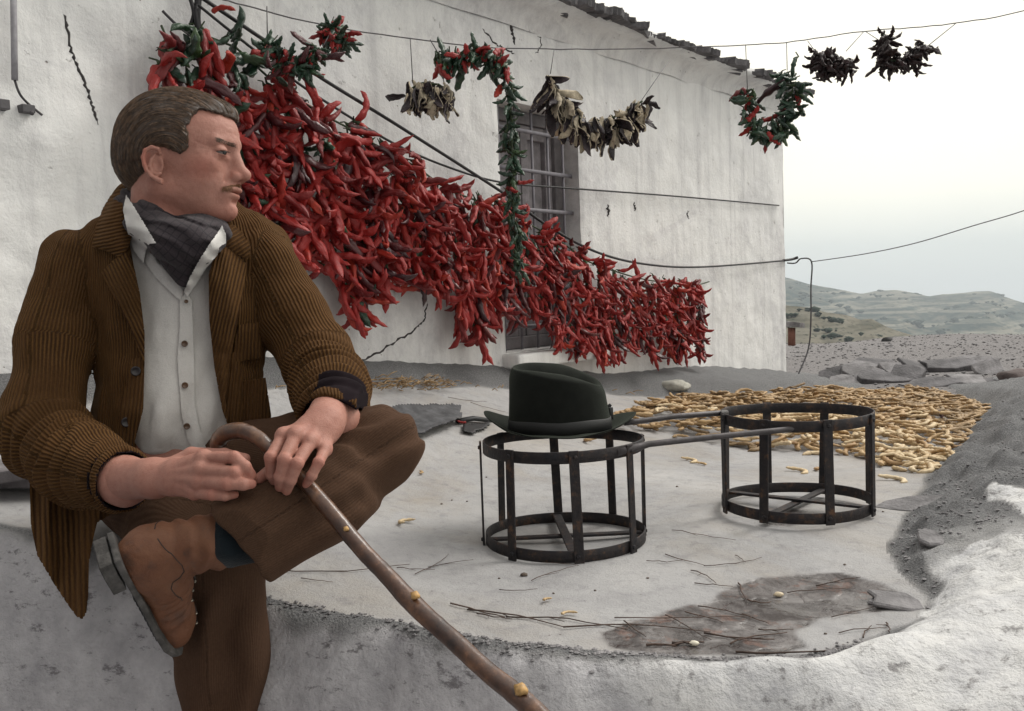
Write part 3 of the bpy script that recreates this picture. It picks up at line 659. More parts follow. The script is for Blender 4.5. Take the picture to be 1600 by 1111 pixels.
# ---- the air
mb = MB(); mb.box((200, 880, -5), Vector((1, 0, 0)), Vector((0, 1, 0)), Vector((0, 0, 1)), 1500, 950, 75)
hz = bpy.data.materials.new('haze'); hz.use_nodes = True; nt = hz.node_tree; nt.nodes.remove(nt.nodes['Principled BSDF'])
pv = nt.nodes.new('ShaderNodeVolumePrincipled'); pv.inputs['Density'].default_value = .00046; pv.inputs['Color'].default_value = (.84, .93, 1.0, 1); pv.inputs['Anisotropy'].default_value = .2
nt.links.new(pv.outputs[0], nt.nodes['Material Output'].inputs['Volume'])
hb = tag(mb.build('haze', hz, None, False), kind='stuff', label='thin pale haze over the valley', cat='haze')
# ================================================================= iron frames, hat, cane
def rust_mat():
    m, nt, b = nmat('rusty iron'); g = N(nt); v = g.coord()
    c = g.ramp(g.noise(v, 45, 7, .7), [(.35, (.012, .012, .016)), (.55, (.03, .024, .024)), (.68, (.105, .055, .032)), (.85, (.17, .11, .065))])
    g.l(c, b.inputs['Base Color']); b.inputs['Roughness'].default_value = .62; b.inputs['Metallic'].default_value = .35
    g.l(g.bump(g.noise(v, 140, 5), .0015), b.inputs['Normal']); return m
M['rust'] = rust_mat()
M['pipe'] = simple('bare pipe', (.075, .068, .07), .5, .35, 40, .0008, 120, metal=.5)
def frame_ring(name, c, r, z0, z1, th, m, parent, wob=.0015, sd=0):
    mb = MB(); n = 72; Vv = []
    for i in range(n):
        a = 2*PI*i/n; rw = r+wob*math.sin(3*a+sd)
        for (rr_, zz) in ((rw, z0), (rw+th, z0), (rw+th, z1), (rw, z1)): mb.v.append((c.x+math.cos(a)*rr_, c.y+math.sin(a)*rr_, c.z+zz+wob*.7*math.sin(2*a+sd)))
    for i in range(n):
        a = i*4; b_ = ((i+1) % n)*4
        for k in range(4): mb.f.append((a+k, b_+k, b_+(k+1) % 4, a+(k+1) % 4))
    return bevel(mb.build(name, m, parent), .0008, 1)
def iron_basket(c, r, H, rot, crossrot, label):
    e = empty('iron_frame', c, label, 'pot stand', 'round iron frames on the terrace')
    bw = .026; t = .0035
    frame_ring('bottom_ring', c, r, .002, bw, t, M['rust'], e, .002, 1); frame_ring('top_ring', c, r, H-bw*.92, H, t, M['rust'], e, .002, 2)
    for k in range(8):
        a = math.radians(-90+rot+45*k+rnd.uniform(-2, 2)); d = Vector((math.cos(a), math.sin(a), 0)); tt = Vector((-d.y, d.x, 0)); lean = tt*rnd.uniform(-.004, .004)
        mb = MB(); mb.box(c+d*(r+t+.0030)+Vector((0, 0, H/2)), tt, d, (Vector((0, 0, 1))*H/2+lean).normalized(), .0100, .0022, H/2+.001)
        for zz in (bw*.5, H-bw*.45): 
            mb.tube([c+d*(r+t+.004)+Vector((0, 0, zz)), c+d*(r+t+.0085)+Vector((0, 0, zz))], [.0055, .0035], 8)
        bevel(mb.build('upright_bar', M['rust'], e, False), .0007, 1)
    for k in range(2):
        a = math.radians(crossrot+90*k); d = Vector((math.cos(a), math.sin(a), 0)); tt = Vector((-d.y, d.x, 0)); mb = MB()
        mb.box(c+Vector((0, 0, .012+.0065*k)), d, tt, Vector((0, 0, 1)), r-.001, .0095, .0028); bevel(mb.build('cross_bar', M['rust'], e, False), .0007, 1)
    return e
def basket_at(px, py, dep, rpx, hpx):
    c = GP(px, py); dep = proj(c)[2]; c.z += .003; r = rpx/FPX*dep; H = hpx/FPX*dep; print('frame depth', dep); return c, r-.004, H
b1c, b1r, b1H = basket_at(883, 848, 2.04, 125, 162)
b2c, b2r, b2H = basket_at(1245, 795, 2.19, 115.5, 152)
B1 = iron_basket(b1c, b1r, b1H, 4, 3, 'left round iron frame, the one that carries the dark felt hat')
B2 = iron_basket(b2c, b2r, b2H, 7, 51, 'right round iron frame, open and empty, before the heap of pods')
for bc, br in ((b1c, b1r), (b2c, b2r)):       # how far does the floor sit under the rings
    print('basket z', bc.z, [round(float(floorz(bc.x+math.cos(a)*br, bc.y+math.sin(a)*br)), 3) for a in (0, PI/2, PI, -PI/2)])
def pt_on(c, r, H, deg): a = math.radians(deg); return c+Vector((math.cos(a)*r, math.sin(a)*r, H))
h0 = pt_on(b1c, b1r+.012, b1H-.008, -32); h1 = P(1246, 669, proj(b2c)[2]-b2r)
mb = MB(); mb.tube([pt_on(b1c, b1r-.002, b1H-.012, -52), h0, h0+(h1-h0)*.06+Vector((0, 0, .003)), h0+(h1-h0)*.5+Vector((0, 0, .002)), h0+(h1-h0)*.86, h0+(h1-h0)*.93, h1], [.0085, .0078, .0066, .0064, .0064, .0064, .007], 12)
for v_i in range(len(mb.v)-12, len(mb.v)): pass
mb.build('handle', M['pipe'], B1)
k0 = pt_on(b2c, b2r+.004, b2H-.004, 168); k1 = P(992, 659, proj(b1c)[2]+.09)
mb = MB(); mb.tube([pt_on(b2c, b2r-.004, b2H-.010, 150), k0, k0+(k1-k0)*.5+Vector((0, 0, .003)), k1, k1+(k1-k0)*.12], [.0075, .0068, .0064, .0064, .0066], 12); mb.build('handle', M['pipe'], B2)
# ---- hat
def felt_mat():
    m, nt, b = nmat('dark felt'); g = N(nt); v = g.coord()
    g.l(g.ramp(g.noise(v, 60, 5), [(.3, (.0055, .006, .0055)), (.7, (.010, .011, .0095))]), b.inputs['Base Color'])
    b.inputs['Roughness'].default_value = .95; b.inputs['Sheen Weight'].default_value = .08; b.inputs['Sheen Roughness'].default_value = .55; b.inputs['Sheen Tint'].default_value = (.75, .9, .7, 1); b.inputs['Specular IOR Level'].default_value = .15
    g.l(g.bump(g.noise(v, 900, 3), .0006), b.inputs['Normal']); return m
M['felt'] = felt_mat()
hd = proj(b1c)[2]+.08; c = None; hc = P(880, 683, hd-.115); hc = hc+Vector((0, .125, 0)); hc.z = b1c.z+b1H+.003
hx = P(1000, 660, 2.11)-P(757, 660, 2.13); hx.z = 0; hx.normalize(); hy = Vector((-hx.y, hx.x, 0))
hat = empty('hat', hc, 'dark green felt hat with a creased crown resting on the left iron frame', 'hat')
def hatpt(t, th):
    "t 0..1 brim, 1..2 side, 2..3 top"
    c_, s_ = math.cos(th), math.sin(th); a, b_ = .1135, .092; A_, B_ = .170, .140
    oval = 1+.03*c_
    if t <= 1:
        r = 1-t; x = c_*(a+(A_-a)*r); y = s_*(b_+(B_-b_)*r)*oval
        up = (.046*max(0, -c_)**2.2+.036*max(0, c_)**2.2)*r**1.2+.012*abs(s_)**6*r**2*(1 if s_ > 0 else .15)
        return x, y, up
    topz = .139-.018*(c_*.8+.3)-.016*max(0, c_)**2*1.1
    if t <= 2:
        r = t-1; q = 1-.085*r-.10*max(0, r-.86)/.14*.5
        pin = 1-.10*r*max(0, c_)**1.0*abs(s_)
        x = c_*a*(q if c_ < 0 else q-.0*r); y = s_*b_*(1-.10*r)*pin
        return x-.004*r, y, topz*r*.965
    r = 1-(t-2)
    x = c_*a*.905*r-.004; y = s_*b_*.89*r*(1-.10*max(0, c_)*abs(s_))
    rim = topz*.965+.007*math.sin(min(1, (1-r)*4)*PI/2)
    u = x/.10; v = y/.085; dent = .046*math.exp(-(v/.40)**2)*(1-.15*u)*(1-max(0, abs(u)-.6)*1.2)
    zt = (.139-.018*(u*.8+.3)-.016*max(0, u)**2)
    k_ = min(1, (1-r)*2.6); return x, y, rim*(1-k_)+(zt+.004-dent)*k_
mb = MB(); n = 96; ts = [0, .12, .3, .5, .7, .85, .95, 1.0, 1.02, 1.06]+[1.12+.08*i for i in range(11)]+[1.96, 2.0, 2.04, 2.08, 2.14, 2.2, 2.28, 2.36, 2.45, 2.55, 2.65, 2.75, 2.85, 2.95]
for t in ts:
    for k in range(n):
        x, y, z = hatpt(t, 2*PI*k/n); z += (.10*y-.10*max(0, -y)*0)*max(0, t-1 if t < 2 else 1); nn = noise.noise(Vector((x*18, y*18, z*18)))*.0022; mb.v.append(tuple(hc+hx*(x*(1+nn*4))+hy*(y+nn)+Vector((0, 0, z+nn*(1 if t < 1.9 else .6)))))
for i in range(len(ts)-1):
    for k in range(n): mb.f.append((i*n+k, i*n+(k+1) % n, (i+1)*n+(k+1) % n, (i+1)*n+k))
mb.f.append(tuple((len(ts)-1)*n+k for k in range(n)))
o = mb.build('crown_and_brim', M['felt'], hat); sd_ = o.modifiers.new('solid', 'SOLIDIFY'); sd_.thickness = .003; sd_.offset = 0
ss = o.modifiers.new('sub', 'SUBSURF'); ss.levels = 1; ss.render_levels = 1
mb = MB(); zs = [.003, .004, .028, .029]; off = [.0022, .0034, .0030, .0018]
for z, of in zip(zs, off):
    for k in range(n):
        th = 2*PI*k/n; x, y, _ = hatpt(1+z/.15, th); mb.v.append(tuple(hc+hx*(x+math.cos(th)*of)+hy*(y+math.sin(th)*of)+Vector((0, 0, z+.001*math.sin(5*th)))))
for i in range(3):
    for k in range(n): mb.f.append((i*n+k, i*n+(k+1) % n, (i+1)*n+(k+1) % n, (i+1)*n+k))
M['ribbon'] = simple('black ribbon', (.008, .009, .009), .6, .2, 50, .0004, 400)
mb.build('hat_band', M['ribbon'], hat)
mb = MB(); bc_ = hc+hx*.106+hy*(.045)+Vector((0, 0, .03)); mb.box(bc_, hx*.7+hy*.7, hy*.7-hx*.7, Vector((0, 0, 1)), .006, .016, .014); mb.tube([bc_+Vector((0, 0, .008)), bc_+hx*.01+Vector((0, 0, .02))], [.006, .004], 8); bevel(mb.build('bow', M['ribbon'], hat), .003, 2)
# ---- floor cloth, black strip, twigs, pebbles
def fz(x, y, o=0): return Vector((x, y, float(floorz(x, y))+o+fnoise(x, y)))
def fnoise(x, y):
    p = np.array([[x, y, 0.0]]); return float(fbm(p, .3, 3, 40)[0]*.006+fbm(p, .05, 3, 44)[0]*.0012)
def floor_at(px, py, o=0): p = GP(px, py); return fz(p.x, p.y, o)
def sheet(name, pts, m, label, cat, res=.008, amp=.006, off=.006, th=.003, curl=.0):
    pg = [(lambda q: (q.x, q.y))(GP(*p)) for p in pts]; xs = [q[0] for q in pg]; ys = [q[1] for q in pg]
    gx = np.arange(min(xs)-res, max(xs)+res, res); gy = np.arange(min(ys)-res, max(ys)+res, res); GX, GY = np.meshgrid(gx, gy)
    d = polysd(np.stack([GX, GY], -1), pg); n3 = np.stack([GX, GY, GX*0], -1); d = d+fbm(n3, .05, 3, 12)*.012
    z = floorz(GX, GY)+fbm(n3, .3, 3, 40)*.006+off+(fbm(n3, .11, 3, 90)*.5+.5)*amp*2+curl*np.exp(-np.abs(d)/.02)
    idx = -np.ones(GX.shape, int); ok = d < 0; idx[ok] = np.arange(ok.sum()); Vv = np.stack([GX, GY, z], -1)[ok]
    Ff = [(idx[j, i], idx[j, i+1], idx[j+1, i+1], idx[j+1, i]) for j in range(len(gy)-1) for i in range(len(gx)-1) if ok[j, i] and ok[j, i+1] and ok[j+1, i+1] and ok[j+1, i]]
    c = Vv.mean(0); o = link(name, meshdata(name, Vv-c, Ff), m); o.location = c; s = o.modifiers.new('s', 'SOLIDIFY'); s.thickness = th; s.offset = 1
    return tag(o, label, cat)
M['cloth'] = simple('grey sacking', (.085, .085, .09), .95, .5, 26, .003, 200)
sheet('sack_cloth', [(560, 655), (640, 645), (722, 645), (724, 664), (700, 680), (668, 692), (640, 700), (560, 706)], M['cloth'], 'crumpled dark grey sackcloth spread on the floor behind the knee', 'cloth', amp=.012, curl=.008)
mb = MB(); rr = random.Random(6); c_ = P(5, 768, 2.0); c_.z = float(floorz(c_.x, c_.y))+.03
slab(mb, Vector((0, 0, 0)), Vector((1, .25, .05)).normalized(), Vector((-.25, 1, 0)).normalized(), Vector((0, 0, 1)), .17, .12, .014, rr, 9); slab(mb, Vector((.02, .03, -.022)), Vector((1, .1, 0)).normalized(), Vector((-.1, 1, 0)).normalized(), Vector((0, 0, 1)), .12, .10, .010, rr, 8)
o = mb.build('plank', M['oldwood'], None, False); o.location = c_; bevel(o, .003, 1); tag(o, 'weathered grey slab lying on the ledge behind the elbow at the left edge', 'slab')
M['blackstrip'] = simple('black rubber', (.015, .015, .016), .6)
mb = MB(); mb.tube([floor_at(716, 664, .012), floor_at(740, 661, .016), floor_at(768, 663, .012)], [.013, .014, .012], 10, flat=.6); tag(mb.build('rubber_strip', M['blackstrip']), 'black rubber strip lying between the grey cloth and the hat', 'strip')
sheet('rag', [(724, 668), (768, 664), (764, 672), (740, 682), (722, 680)], M['blackstrip'], 'small dark rag under the rubber strip', 'rag', amp=.003)
M['twig'] = simple('dry twig', (.10, .065, .05), .85, .5, 60, objrand=.4)
M['straw'] = simple('straw', (.40, .27, .14), .85, .4, 60, objrand=.4)
twl = [((420, 890), (640, 885), 2.6), ((705, 945), (790, 968), 3.2), ((730, 955), (880, 985), 3.4), ((745, 962), (800, 972), 2.6), ((790, 968), (980, 990), 3), ((880, 985), (1110, 990), 3), ((960, 970), (1165, 965), 2.2), ((975, 975), (1010, 1000), 2.5),
       ((1010, 1012), (1090, 1008), 4.5), ((1050, 1009), (1100, 1007), 6), ((1040, 965), (1110, 1003), 2.2), ((1070, 960), (1130, 975), 2.4), ((1090, 948), (1180, 966), 2.4), ((1100, 992), (1210, 1002), 3.6), ((1140, 1010), (1230, 990), 3.2), ((1150, 1024), (1310, 1018), 4.2),
       ((1185, 985), (1240, 985), 2.6), ((1160, 960), (1200, 975), 2.6), ((1155, 910), (1168, 938), 3.4), ((1168, 938), (1205, 940), 3.4), ((1230, 925), (1330, 918), 2), ((1275, 915), (1345, 902), 2.6), ((1300, 965), (1370, 950), 1.8), ((1310, 990), (1390, 985), 2),
       ((1350, 1000), (1360, 980), 3), ((1385, 975), (1392, 992), 3), ((1040, 868), (1100, 885), 2.2), ((1080, 892), (1120, 912), 2.4), ((1085, 912), (1145, 915), 2.2), ((1010, 880), (1070, 876), 1.8), ((830, 880), (905, 888), 1.4), ((830, 910), (900, 888), 1.6), ((780, 925), (840, 922), 1.6),
       ((670, 890), (740, 878), 1.4), ((1050, 830), (1150, 845), 1.3), ((650, 900), (700, 870), 1.2), ((700, 622), (760, 628), 2), ((735, 630), (790, 645), 1.6), ((560, 640), (640, 633), 1.6), ((1150, 868), (1165, 880), 1.5), ((1100, 885), (1190, 872), 1.4), ((470, 905), (520, 912), 1.6), ((620, 890), (680, 893), 1.4)]
for i, (a, b_, wpx) in enumerate(twl):
    p, q = floor_at(a[0], a[1], .003), floor_at(b_[0], b_[1], .003); r_ = max(.0008, wpx/FPX*1.6/2*.85); n_ = 7; pts = []
    side = (q-p).cross(Vector((0, 0, 1))); side.normalize(); am = (q-p).length*rnd.uniform(-.09, .09)
    for k in range(n_):
        t = k/(n_-1); m_ = p.lerp(q, t)+side*(am*math.sin(t*PI)+rnd.uniform(-.002, .002)); pts.append(fz(m_.x, m_.y, .0025+rnd.random()*.002))
    c = pts[3].copy(); mb = MB(); mb.tube([x-c for x in pts], [r_*(1-.5*k/(n_-1)) for k in range(n_)], 6)
    if rnd.random() < .5: mb.tube([pts[2]-c, pts[2]-c+(pts[4]-pts[2])*.5+side*.018+Vector((0, 0, .003))], [r_*.6, r_*.3], 5)
    o = mb.build('twig', M['twig']); o.location = c; tag(o, 'thin dry brown twig lying on the terrace floor', 'twig', 'dry twigs scattered on the terrace floor')
M['pebble'] = simple('pebble', (.20, .16, .13), .8, .4, 50, objrand=.4)
for (px, py, s_) in [(819, 900, .008), (1012, 905, .003), (780, 905, .003), (905, 870, .003), (706, 783, .003), (690, 790, .0035), (730, 785, .003), (1140, 770, .004), (1058, 762, .004), (930, 925, .003), (735, 952, .004), (1320, 880, .003), (985, 845, .003), (1380, 800, .003), (760, 745, .003), (670, 965, .003), (1290, 990, .003), (1410, 645, .006), (865, 928, .003)]:
    o = rock('pebble', floor_at(px, py, s_*.4), (s_, s_*.8, s_*.55), M['pebble'], 'tiny brown pebble on the terrace floor', 'pebble', px, 'tiny pebbles on the terrace floor', 1)
for (px, py, s_, col, lb) in [(1084, 1011, .008, (.72, .68, .55), 'white bean lying on the twigs at the front of the puddle'), (1216, 929, .009, (.62, .52, .36), 'pale bean seed in the middle of the puddle stain')]:
    rock('bean', floor_at(px, py, .005), (s_, s_*.6, s_*.5), simple('bean', col, .5, .1), lb, 'bean', 2, None, 2)
# ================================================================= pods
def pod_mesh(seed, L=.11, R=.0073):
    rr = random.Random(seed); n = 15; pts = []; cv = rr.choice([-1, 1])*rr.uniform(1.0, 3.6); cv2 = rr.uniform(-2.6, 2.6); x = y = z = 0; an = 0
    for i in range(n):
        pts.append(Vector((x, y, z))); an += cv/n+cv2*math.sin(i*.9)/n*1.6; x += L/n*math.cos(an); y += L/n*math.sin(an); z += L/n*rr.uniform(-.12, .12)
    c = pts[n//2].copy(); rs = []
    for i in range(n):
        t = i/(n-1); e = min(1, t*7)*min(1, (1-t)*6)**.6; rs.append(max(.0012, R*(.30+.80*e)*(1+.20*math.sin(i*2.4+seed))))
    mb = MB(); mb.tube([p-c for p in pts], rs, 7, flat=.72, jit=.15); return mb.me('pod')
def pod_mat():
    m, nt, b = nmat('dry pod'); g = N(nt); v = g.coord(); r = g.n('ShaderNodeObjectInfo').outputs['Random']; a = g.attr('tone')
    c = g.ramp(r, [(0, (.36, .22, .10)), (.35, (.52, .36, .18)), (.7, (.64, .49, .29)), (1, (.70, .57, .37))]); c = g.mix(g.ramp(g.noise(v, 90, 4), [(.52, 0.0), (.68, .6)]), c, (.25, .12, .05))
    c = g.mix(1, c, g.ramp(a, [(0, 1.0), (1, .45)]), 'MULTIPLY')
    g.l(c, b.inputs['Base Color']); b.inputs['Roughness'].default_value = .6; g.l(g.bump(g.noise(v, 300, 3), .001), b.inputs['Normal']); return m
M['pod'] = pod_mat()
PV = [pod_mesh(i, .080+.017*(i % 4)) for i in range(14)]
for me in PV: me.materials.append(M['pod']); me.shade_smooth()
heap_px = [(925, 662), (985, 646), (1012, 632), (1100, 624), (1250, 622), (1350, 624), (1430, 621), (1535, 634), (1532, 655), (1512, 690), (1475, 728), (1435, 742), (1395, 732), (1330, 712), (1250, 708), (1170, 702), (1100, 692), (1040, 676), (960, 676)]
heap = [(lambda p: (p.x, p.y))(GP(*q)) for q in heap_px]
hx_ = [p[0] for p in heap]; hy_ = [p[1] for p in heap]; cand = []
rr = random.Random(4)
tries = np.array([[rr.uniform(min(hx_), max(hx_)), rr.uniform(min(hy_), max(hy_))] for _ in range(9000)]); hs = polysd(tries, heap)
area_ok = [(x, y, -s) for (x, y), s in zip(tries, hs) if s < .02][:2000]
for (x, y, s_) in area_ok:
    Hh = .060*min(1, max(0, s_)/.14)+.004; Hh *= 1+.5*noise.noise(Vector((x*4, y*4, 0)))
    if s_ < .02 and rr.random() < .55: continue
    z = Hh*rr.random()**.45; cand.append((x, y, z, Hh))
# what shows largest: near and on top
cand.sort(key=lambda q: proj((q[0], q[1], .5))[2]-q[2]*9)
def place(o, x, y, z, tilt=.25):
    o.rotation_euler = (rr.uniform(-tilt, tilt)+rr.choice([0, PI]), rr.uniform(-tilt, tilt), rr.uniform(0, 2*PI)); o.location = fz(x, y, z+.006)
for i, (x, y, z, Hh) in enumerate(cand[:300]):
    o = bpy.data.objects.new('bean_pod', PV[i % 14]); C.objects.link(o); place(o, x, y, z); s_ = rr.uniform(.8, 1.2); o.scale = (s_, s_, s_*rr.uniform(.8, 1.2))
    tag(o, 'dry yellow bean pod on the near side of the heap', 'bean pod', 'dry yellow bean pods spread to dry on the terrace')
mb = MB(); pvd = [([v.co.copy() for v in me.vertices], [tuple(p.vertices) for p in me.polygons]) for me in PV]; tone = []
from mathutils import Euler
for i, (x, y, z, Hh) in enumerate(cand[300:]):
    vs, fs = pvd[i % 14]; R_ = Euler((rr.uniform(-.25, .25), rr.uniform(-.25, .25), rr.uniform(0, 2*PI))).to_matrix(); s_ = rr.uniform(.8, 1.2); c = fz(x, y, z+.006)
    mb.add([c+R_@(q*s_) for q in vs], fs); tone += [rr.random()**2]*len(vs)
me = mb.me('heap_of_pods'); fattr(me, 'tone', np.array(tone)); o = link('heap_of_pods', me, M['pod']); tag(o, 'bulk of the heap of dry yellow bean pods behind the right iron frame', 'bean pods', kind='stuff')
print('pods', len(cand))
for (px, py, rz, lb, s_) in [(1085, 722, .2, 'lone pod lying just left of the right iron frame', .8), (1098, 727, 1, 'pod beside the lone pod left of the right iron frame', .6), (1255, 738, .3, 'yellow pod seen through the right iron frame', .9), (1275, 735, 2.4, 'second pod seen through the right iron frame', .7), (1405, 752, .4, 'curled pod at the front tip of the heap', 1),
                            (852, 941, 2.6, 'small yellow pod scrap alone on the floor before the left frame', .35), (885, 964, 2.0, 'little brown pod scrap near the ledge', .35), (627, 818, 2.6, 'withered green pod lying by the cane', .6), (865, 682, .1, 'pod lying behind the left frame, seen under the hat', .9), (915, 690, 2.7, 'pod with crossed neighbour seen through the left frame', .8), (985, 700, 1.2, 'short pod at the right bar of the left frame', .5), (660, 740, .2, 'straw coloured scrap on the floor left of the iron frame', .4)]:
    o = bpy.data.objects.new('bean_pod', PV[(px*7) % 14]); C.objects.link(o); o.location = floor_at(px, py, .006); o.rotation_euler = (.1, .1, rz); o.scale = (s_,)*3; tag(o, lb, 'bean pod')
# straw and scraps at the foot of the kerb
mb = MB(); 
for i in range(170):
    px = 575+130*rr.random() if i < 120 else rr.uniform(430, 1000); py = 607+rr.uniform(-7, 3)-(px-450)*.0
    wp_ = WP(px, py, .17+rr.uniform(-.06, .03)); wp_.z = 0; a = rr.uniform(-.5, .5)+rr.choice([0, 0, PI/2]); L = rr.uniform(.015, .06); d = Vector((math.cos(a-.6), math.sin(a-.6), rr.uniform(-.1, .35)))
    c = fz(wp_.x, wp_.y, .012+rr.random()*.02); mb.tube([c, c+d*L*.5+Vector((0, 0, rr.uniform(0, .01))), c+d*L], [.0016, .0018, .001], 4)
tag(mb.build('straw_litter', M['straw']), 'dry straw and stalk litter at the foot of the kerb under the peppers', 'straw', kind='stuff')
# ================================================================= peppers
def pepper_mat(name, c0, c1, c2, rough=.34, dark=.0, coat=.3):
    m, nt, b = nmat(name); g = N(nt); v = g.coord(); r = g.n('ShaderNodeObjectInfo').outputs['Random']
    c = g.ramp(r, [(0, c0), (.45, c1), (.85, c1), (1, c2)]); n = g.noise(v, 26, 4, .6); c = g.mix(g.ramp(n, [(.5, 0.0), (.75, .7)]), c, tuple(q*.35 for q in c1))
    g.l(c, b.inputs['Base Color']); b.inputs['Roughness'].default_value = rough; b.inputs['Coat Weight'].default_value = coat; b.inputs['Coat Roughness'].default_value = .25
    vs = g.coord('Object', (70, 70, 12)); g.l(g.bump(g.noise(vs, 1.4, 4, .7), .006), b.inputs['Normal']); return m
M['red'] = pepper_mat('red pepper', (.15, .009, .010), (.34, .016, .013), (.48, .045, .018), rough=.5, coat=.06)
M['darkred'] = pepper_mat('dark pepper', (.03, .006, .010), (.08, .007, .010), (.14, .02, .015))
M['green'] = pepper_mat('green pepper', (.008, .028, .016), (.016, .055, .026), (.05, .10, .03))
M['stalk'] = simple('pepper stalk', (.035, .055, .022), .8, .5, 60, objrand=.5)
M['cream'] = simple('dried cream rind', (.62, .53, .39), .85, .45, 45, .003, 160, objrand=.45)
M['husk'] = simple('dried dark skin', (.030, .018, .022), .55, .6, 40, .003, 160, objrand=.4)
M['shrivel'] = simple('shrivelled pepper', (.028, .010, .010), .45, .8, 50, .004, 160, objrand=.4)
def pepper_mesh(seed, L=.150, R=.0140, wr=1.5, bend=1.1):
    rr = random.Random(seed); n = 18; m = 12; cv = rr.uniform(.2, 1.5)*rr.choice([1, 1, -1])*bend; hook = rr.uniform(-.8, 1.4)*bend; p = Vector((0, 0, 0)); an = rr.uniform(-.2, .2); side = 0; pts = []
    for i in range(n):
        t = i/(n-1); pts.append(p.copy()); an += (cv+hook*t*t*1.8)/n; side += rr.uniform(-.12, .12)*bend
        p = p+Vector((math.sin(an), math.sin(side)*.5, math.cos(an)))*L/n
    ph = [rr.uniform(0, 6) for _ in range(5)]; Vv = []; mb = MB(); u = Vector((0, 1, 0))
    for i, q in enumerate(pts):
        t = i/(n-1); tg = (pts[min(i+1, n-1)]-pts[max(i-1, 0)]).normalized(); u = (u-tg*u.dot(tg)).normalized(); w_ = tg.cross(u)
        r = R*(min(1, .35+t*7)**.8)*(1-t**2.2*.55)*min(1, (1-t)*6+.12)**.8*(1+.10*math.sin(i*1.1+ph[0])*wr)
        if i == 0: r *= .4
        for k in range(m):
            a = 2*PI*k/m; e = 1+wr*(.16*math.sin(2*a+ph[1]+t*2.5)+.10*math.sin(3*a+ph[2]-t*3)+.07*math.sin(5*a+ph[3]+t*7)+.06*math.sin(9*t*PI+a*2+ph[4]))
            mb.v.append(tuple(q+u*math.cos(a)*r*e+w_*math.sin(a)*r*e*(.86)))
    for i in range(n-1):
        for k in range(m): mb.f.append((i*m+k, i*m+(k+1) % m, (i+1)*m+(k+1) % m, (i+1)*m+k))
    mb.f.append(tuple(range(m))[::-1]); mb.f.append(tuple((n-1)*m+k for k in range(m))); return mb.me('pepper')
def mk(seed0, n, mat, **k):
    L = []
    for i in range(n): me = pepper_mesh(seed0+i, **k); me.materials.append(M[mat]); me.shade_smooth(); L.append(me)
    return L
PR = mk(100, 22, 'red'); PD = mk(200, 6, 'darkred'); PG = mk(300, 8, 'green', L=.10, R=.013); PS = mk(400, 8, 'shrivel', L=.09, R=.009, wr=2.4, bend=1.3)
PGs = mk(340, 6, 'green', L=.075, R=.010); PRs = mk(360, 6, 'red', L=.085, R=.0115)
STK = []
for s_ in range(4):
    rr = random.Random(s_); mb = MB(); mb.tube([Vector((0, 0, .004)), Vector((0, 0, -.002)), Vector((rr.uniform(-.004, .004), rr.uniform(-.004, .004), -.014)), Vector((rr.uniform(-.01, .01), rr.uniform(-.01, .01), -.026))], [.0085, .006, .0026, .0022], 7); me = mb.me('stalk'); me.materials.append(M['stalk']); me.shade_smooth(); STK.append(me)
def strip_mesh(seed, mi):
    "a dried slit rind: a long curled shell, cream inside and dark outside"
    rr = random.Random(seed); n = 14; m = 7; L = rr.uniform(.07, .12); Wd = rr.uniform(.012, .020); Vv = []; cv = rr.uniform(-1.4, 1.4); an = rr.uniform(-.3, .3); p = Vector((0, 0, 0)); tw = rr.uniform(-1.6, 1.6); f = []
    for i in range(n):
        t = i/(n-1); an += cv/n; p = p+Vector((math.sin(an)*.8, math.sin(t*5+seed)*.2, math.cos(an)))*L/n; wd_ = Wd*(.25+.75*math.sin(min(1, t*2.2)*PI/2))*(1-.75*max(0, t-.75)/.25)
        for k in range(m):
            s_ = (k/(m-1)*2-1); a = tw*t; x = s_*wd_*(1-.25*abs(s_)); y = abs(s_)**2*wd_*.75*math.sin(t*3+1)+.0015*math.sin(i*1.9+k); Vv.append((p.x+x*math.cos(a)-y*math.sin(a), p.y+x*math.sin(a)+y*math.cos(a), p.z))
    for i in range(n-1):
        for k in range(m-1): f.append((i*m+k, i*m+k+1, (i+1)*m+k+1, (i+1)*m+k))
    nv = len(Vv); V2 = [(v[0], v[1]+.0028, v[2]) for v in Vv]; f2 = [tuple(i+nv for i in q)[::-1] for q in f]
    ed = [(i*m, (i+1)*m) for i in range(n-1)]+[((i+1)*m+m-1, i*m+m-1) for i in range(n-1)]+[(k+1, k) for k in range(m-1)]+[((n-1)*m+k, (n-1)*m+k+1) for k in range(m-1)]
    f3 = [(a, b_, b_+nv, a+nv) for a, b_ in ed]; me = meshdata('rind', Vv+V2, f+f2+f3); me.materials.append(M['cream']); me.materials.append(M['husk'])
    for i, pl in enumerate(me.polygons): pl.material_index = (1 if len(f) <= i < 2*len(f) else 0) if mi == 0 else 1
    me.shade_smooth(); return me
ST0 = [strip_mesh(500+i, 0) for i in range(10)]; ST1 = [strip_mesh(540+i, 1) for i in range(5)]
NST = 0
def hang(parent, pname, me, loc, d, roll, s, stalk=True):
    o = bpy.data.objects.new(pname, me); C.objects.link(o); o.parent = parent
    q = Vector(d).normalized().to_track_quat('Z', 'Y').to_matrix().to_4x4() @ Matrix.Rotation(roll, 4, 'Z') @ Matrix.Scale(s, 4)
    q.translation = Vector(loc)-Vector(parent.location); o.matrix_basis = q
    if stalk:
        st = bpy.data.objects.new('stalk', STK[int(roll*10) % 4]); C.objects.link(st); st.parent = o
    return o
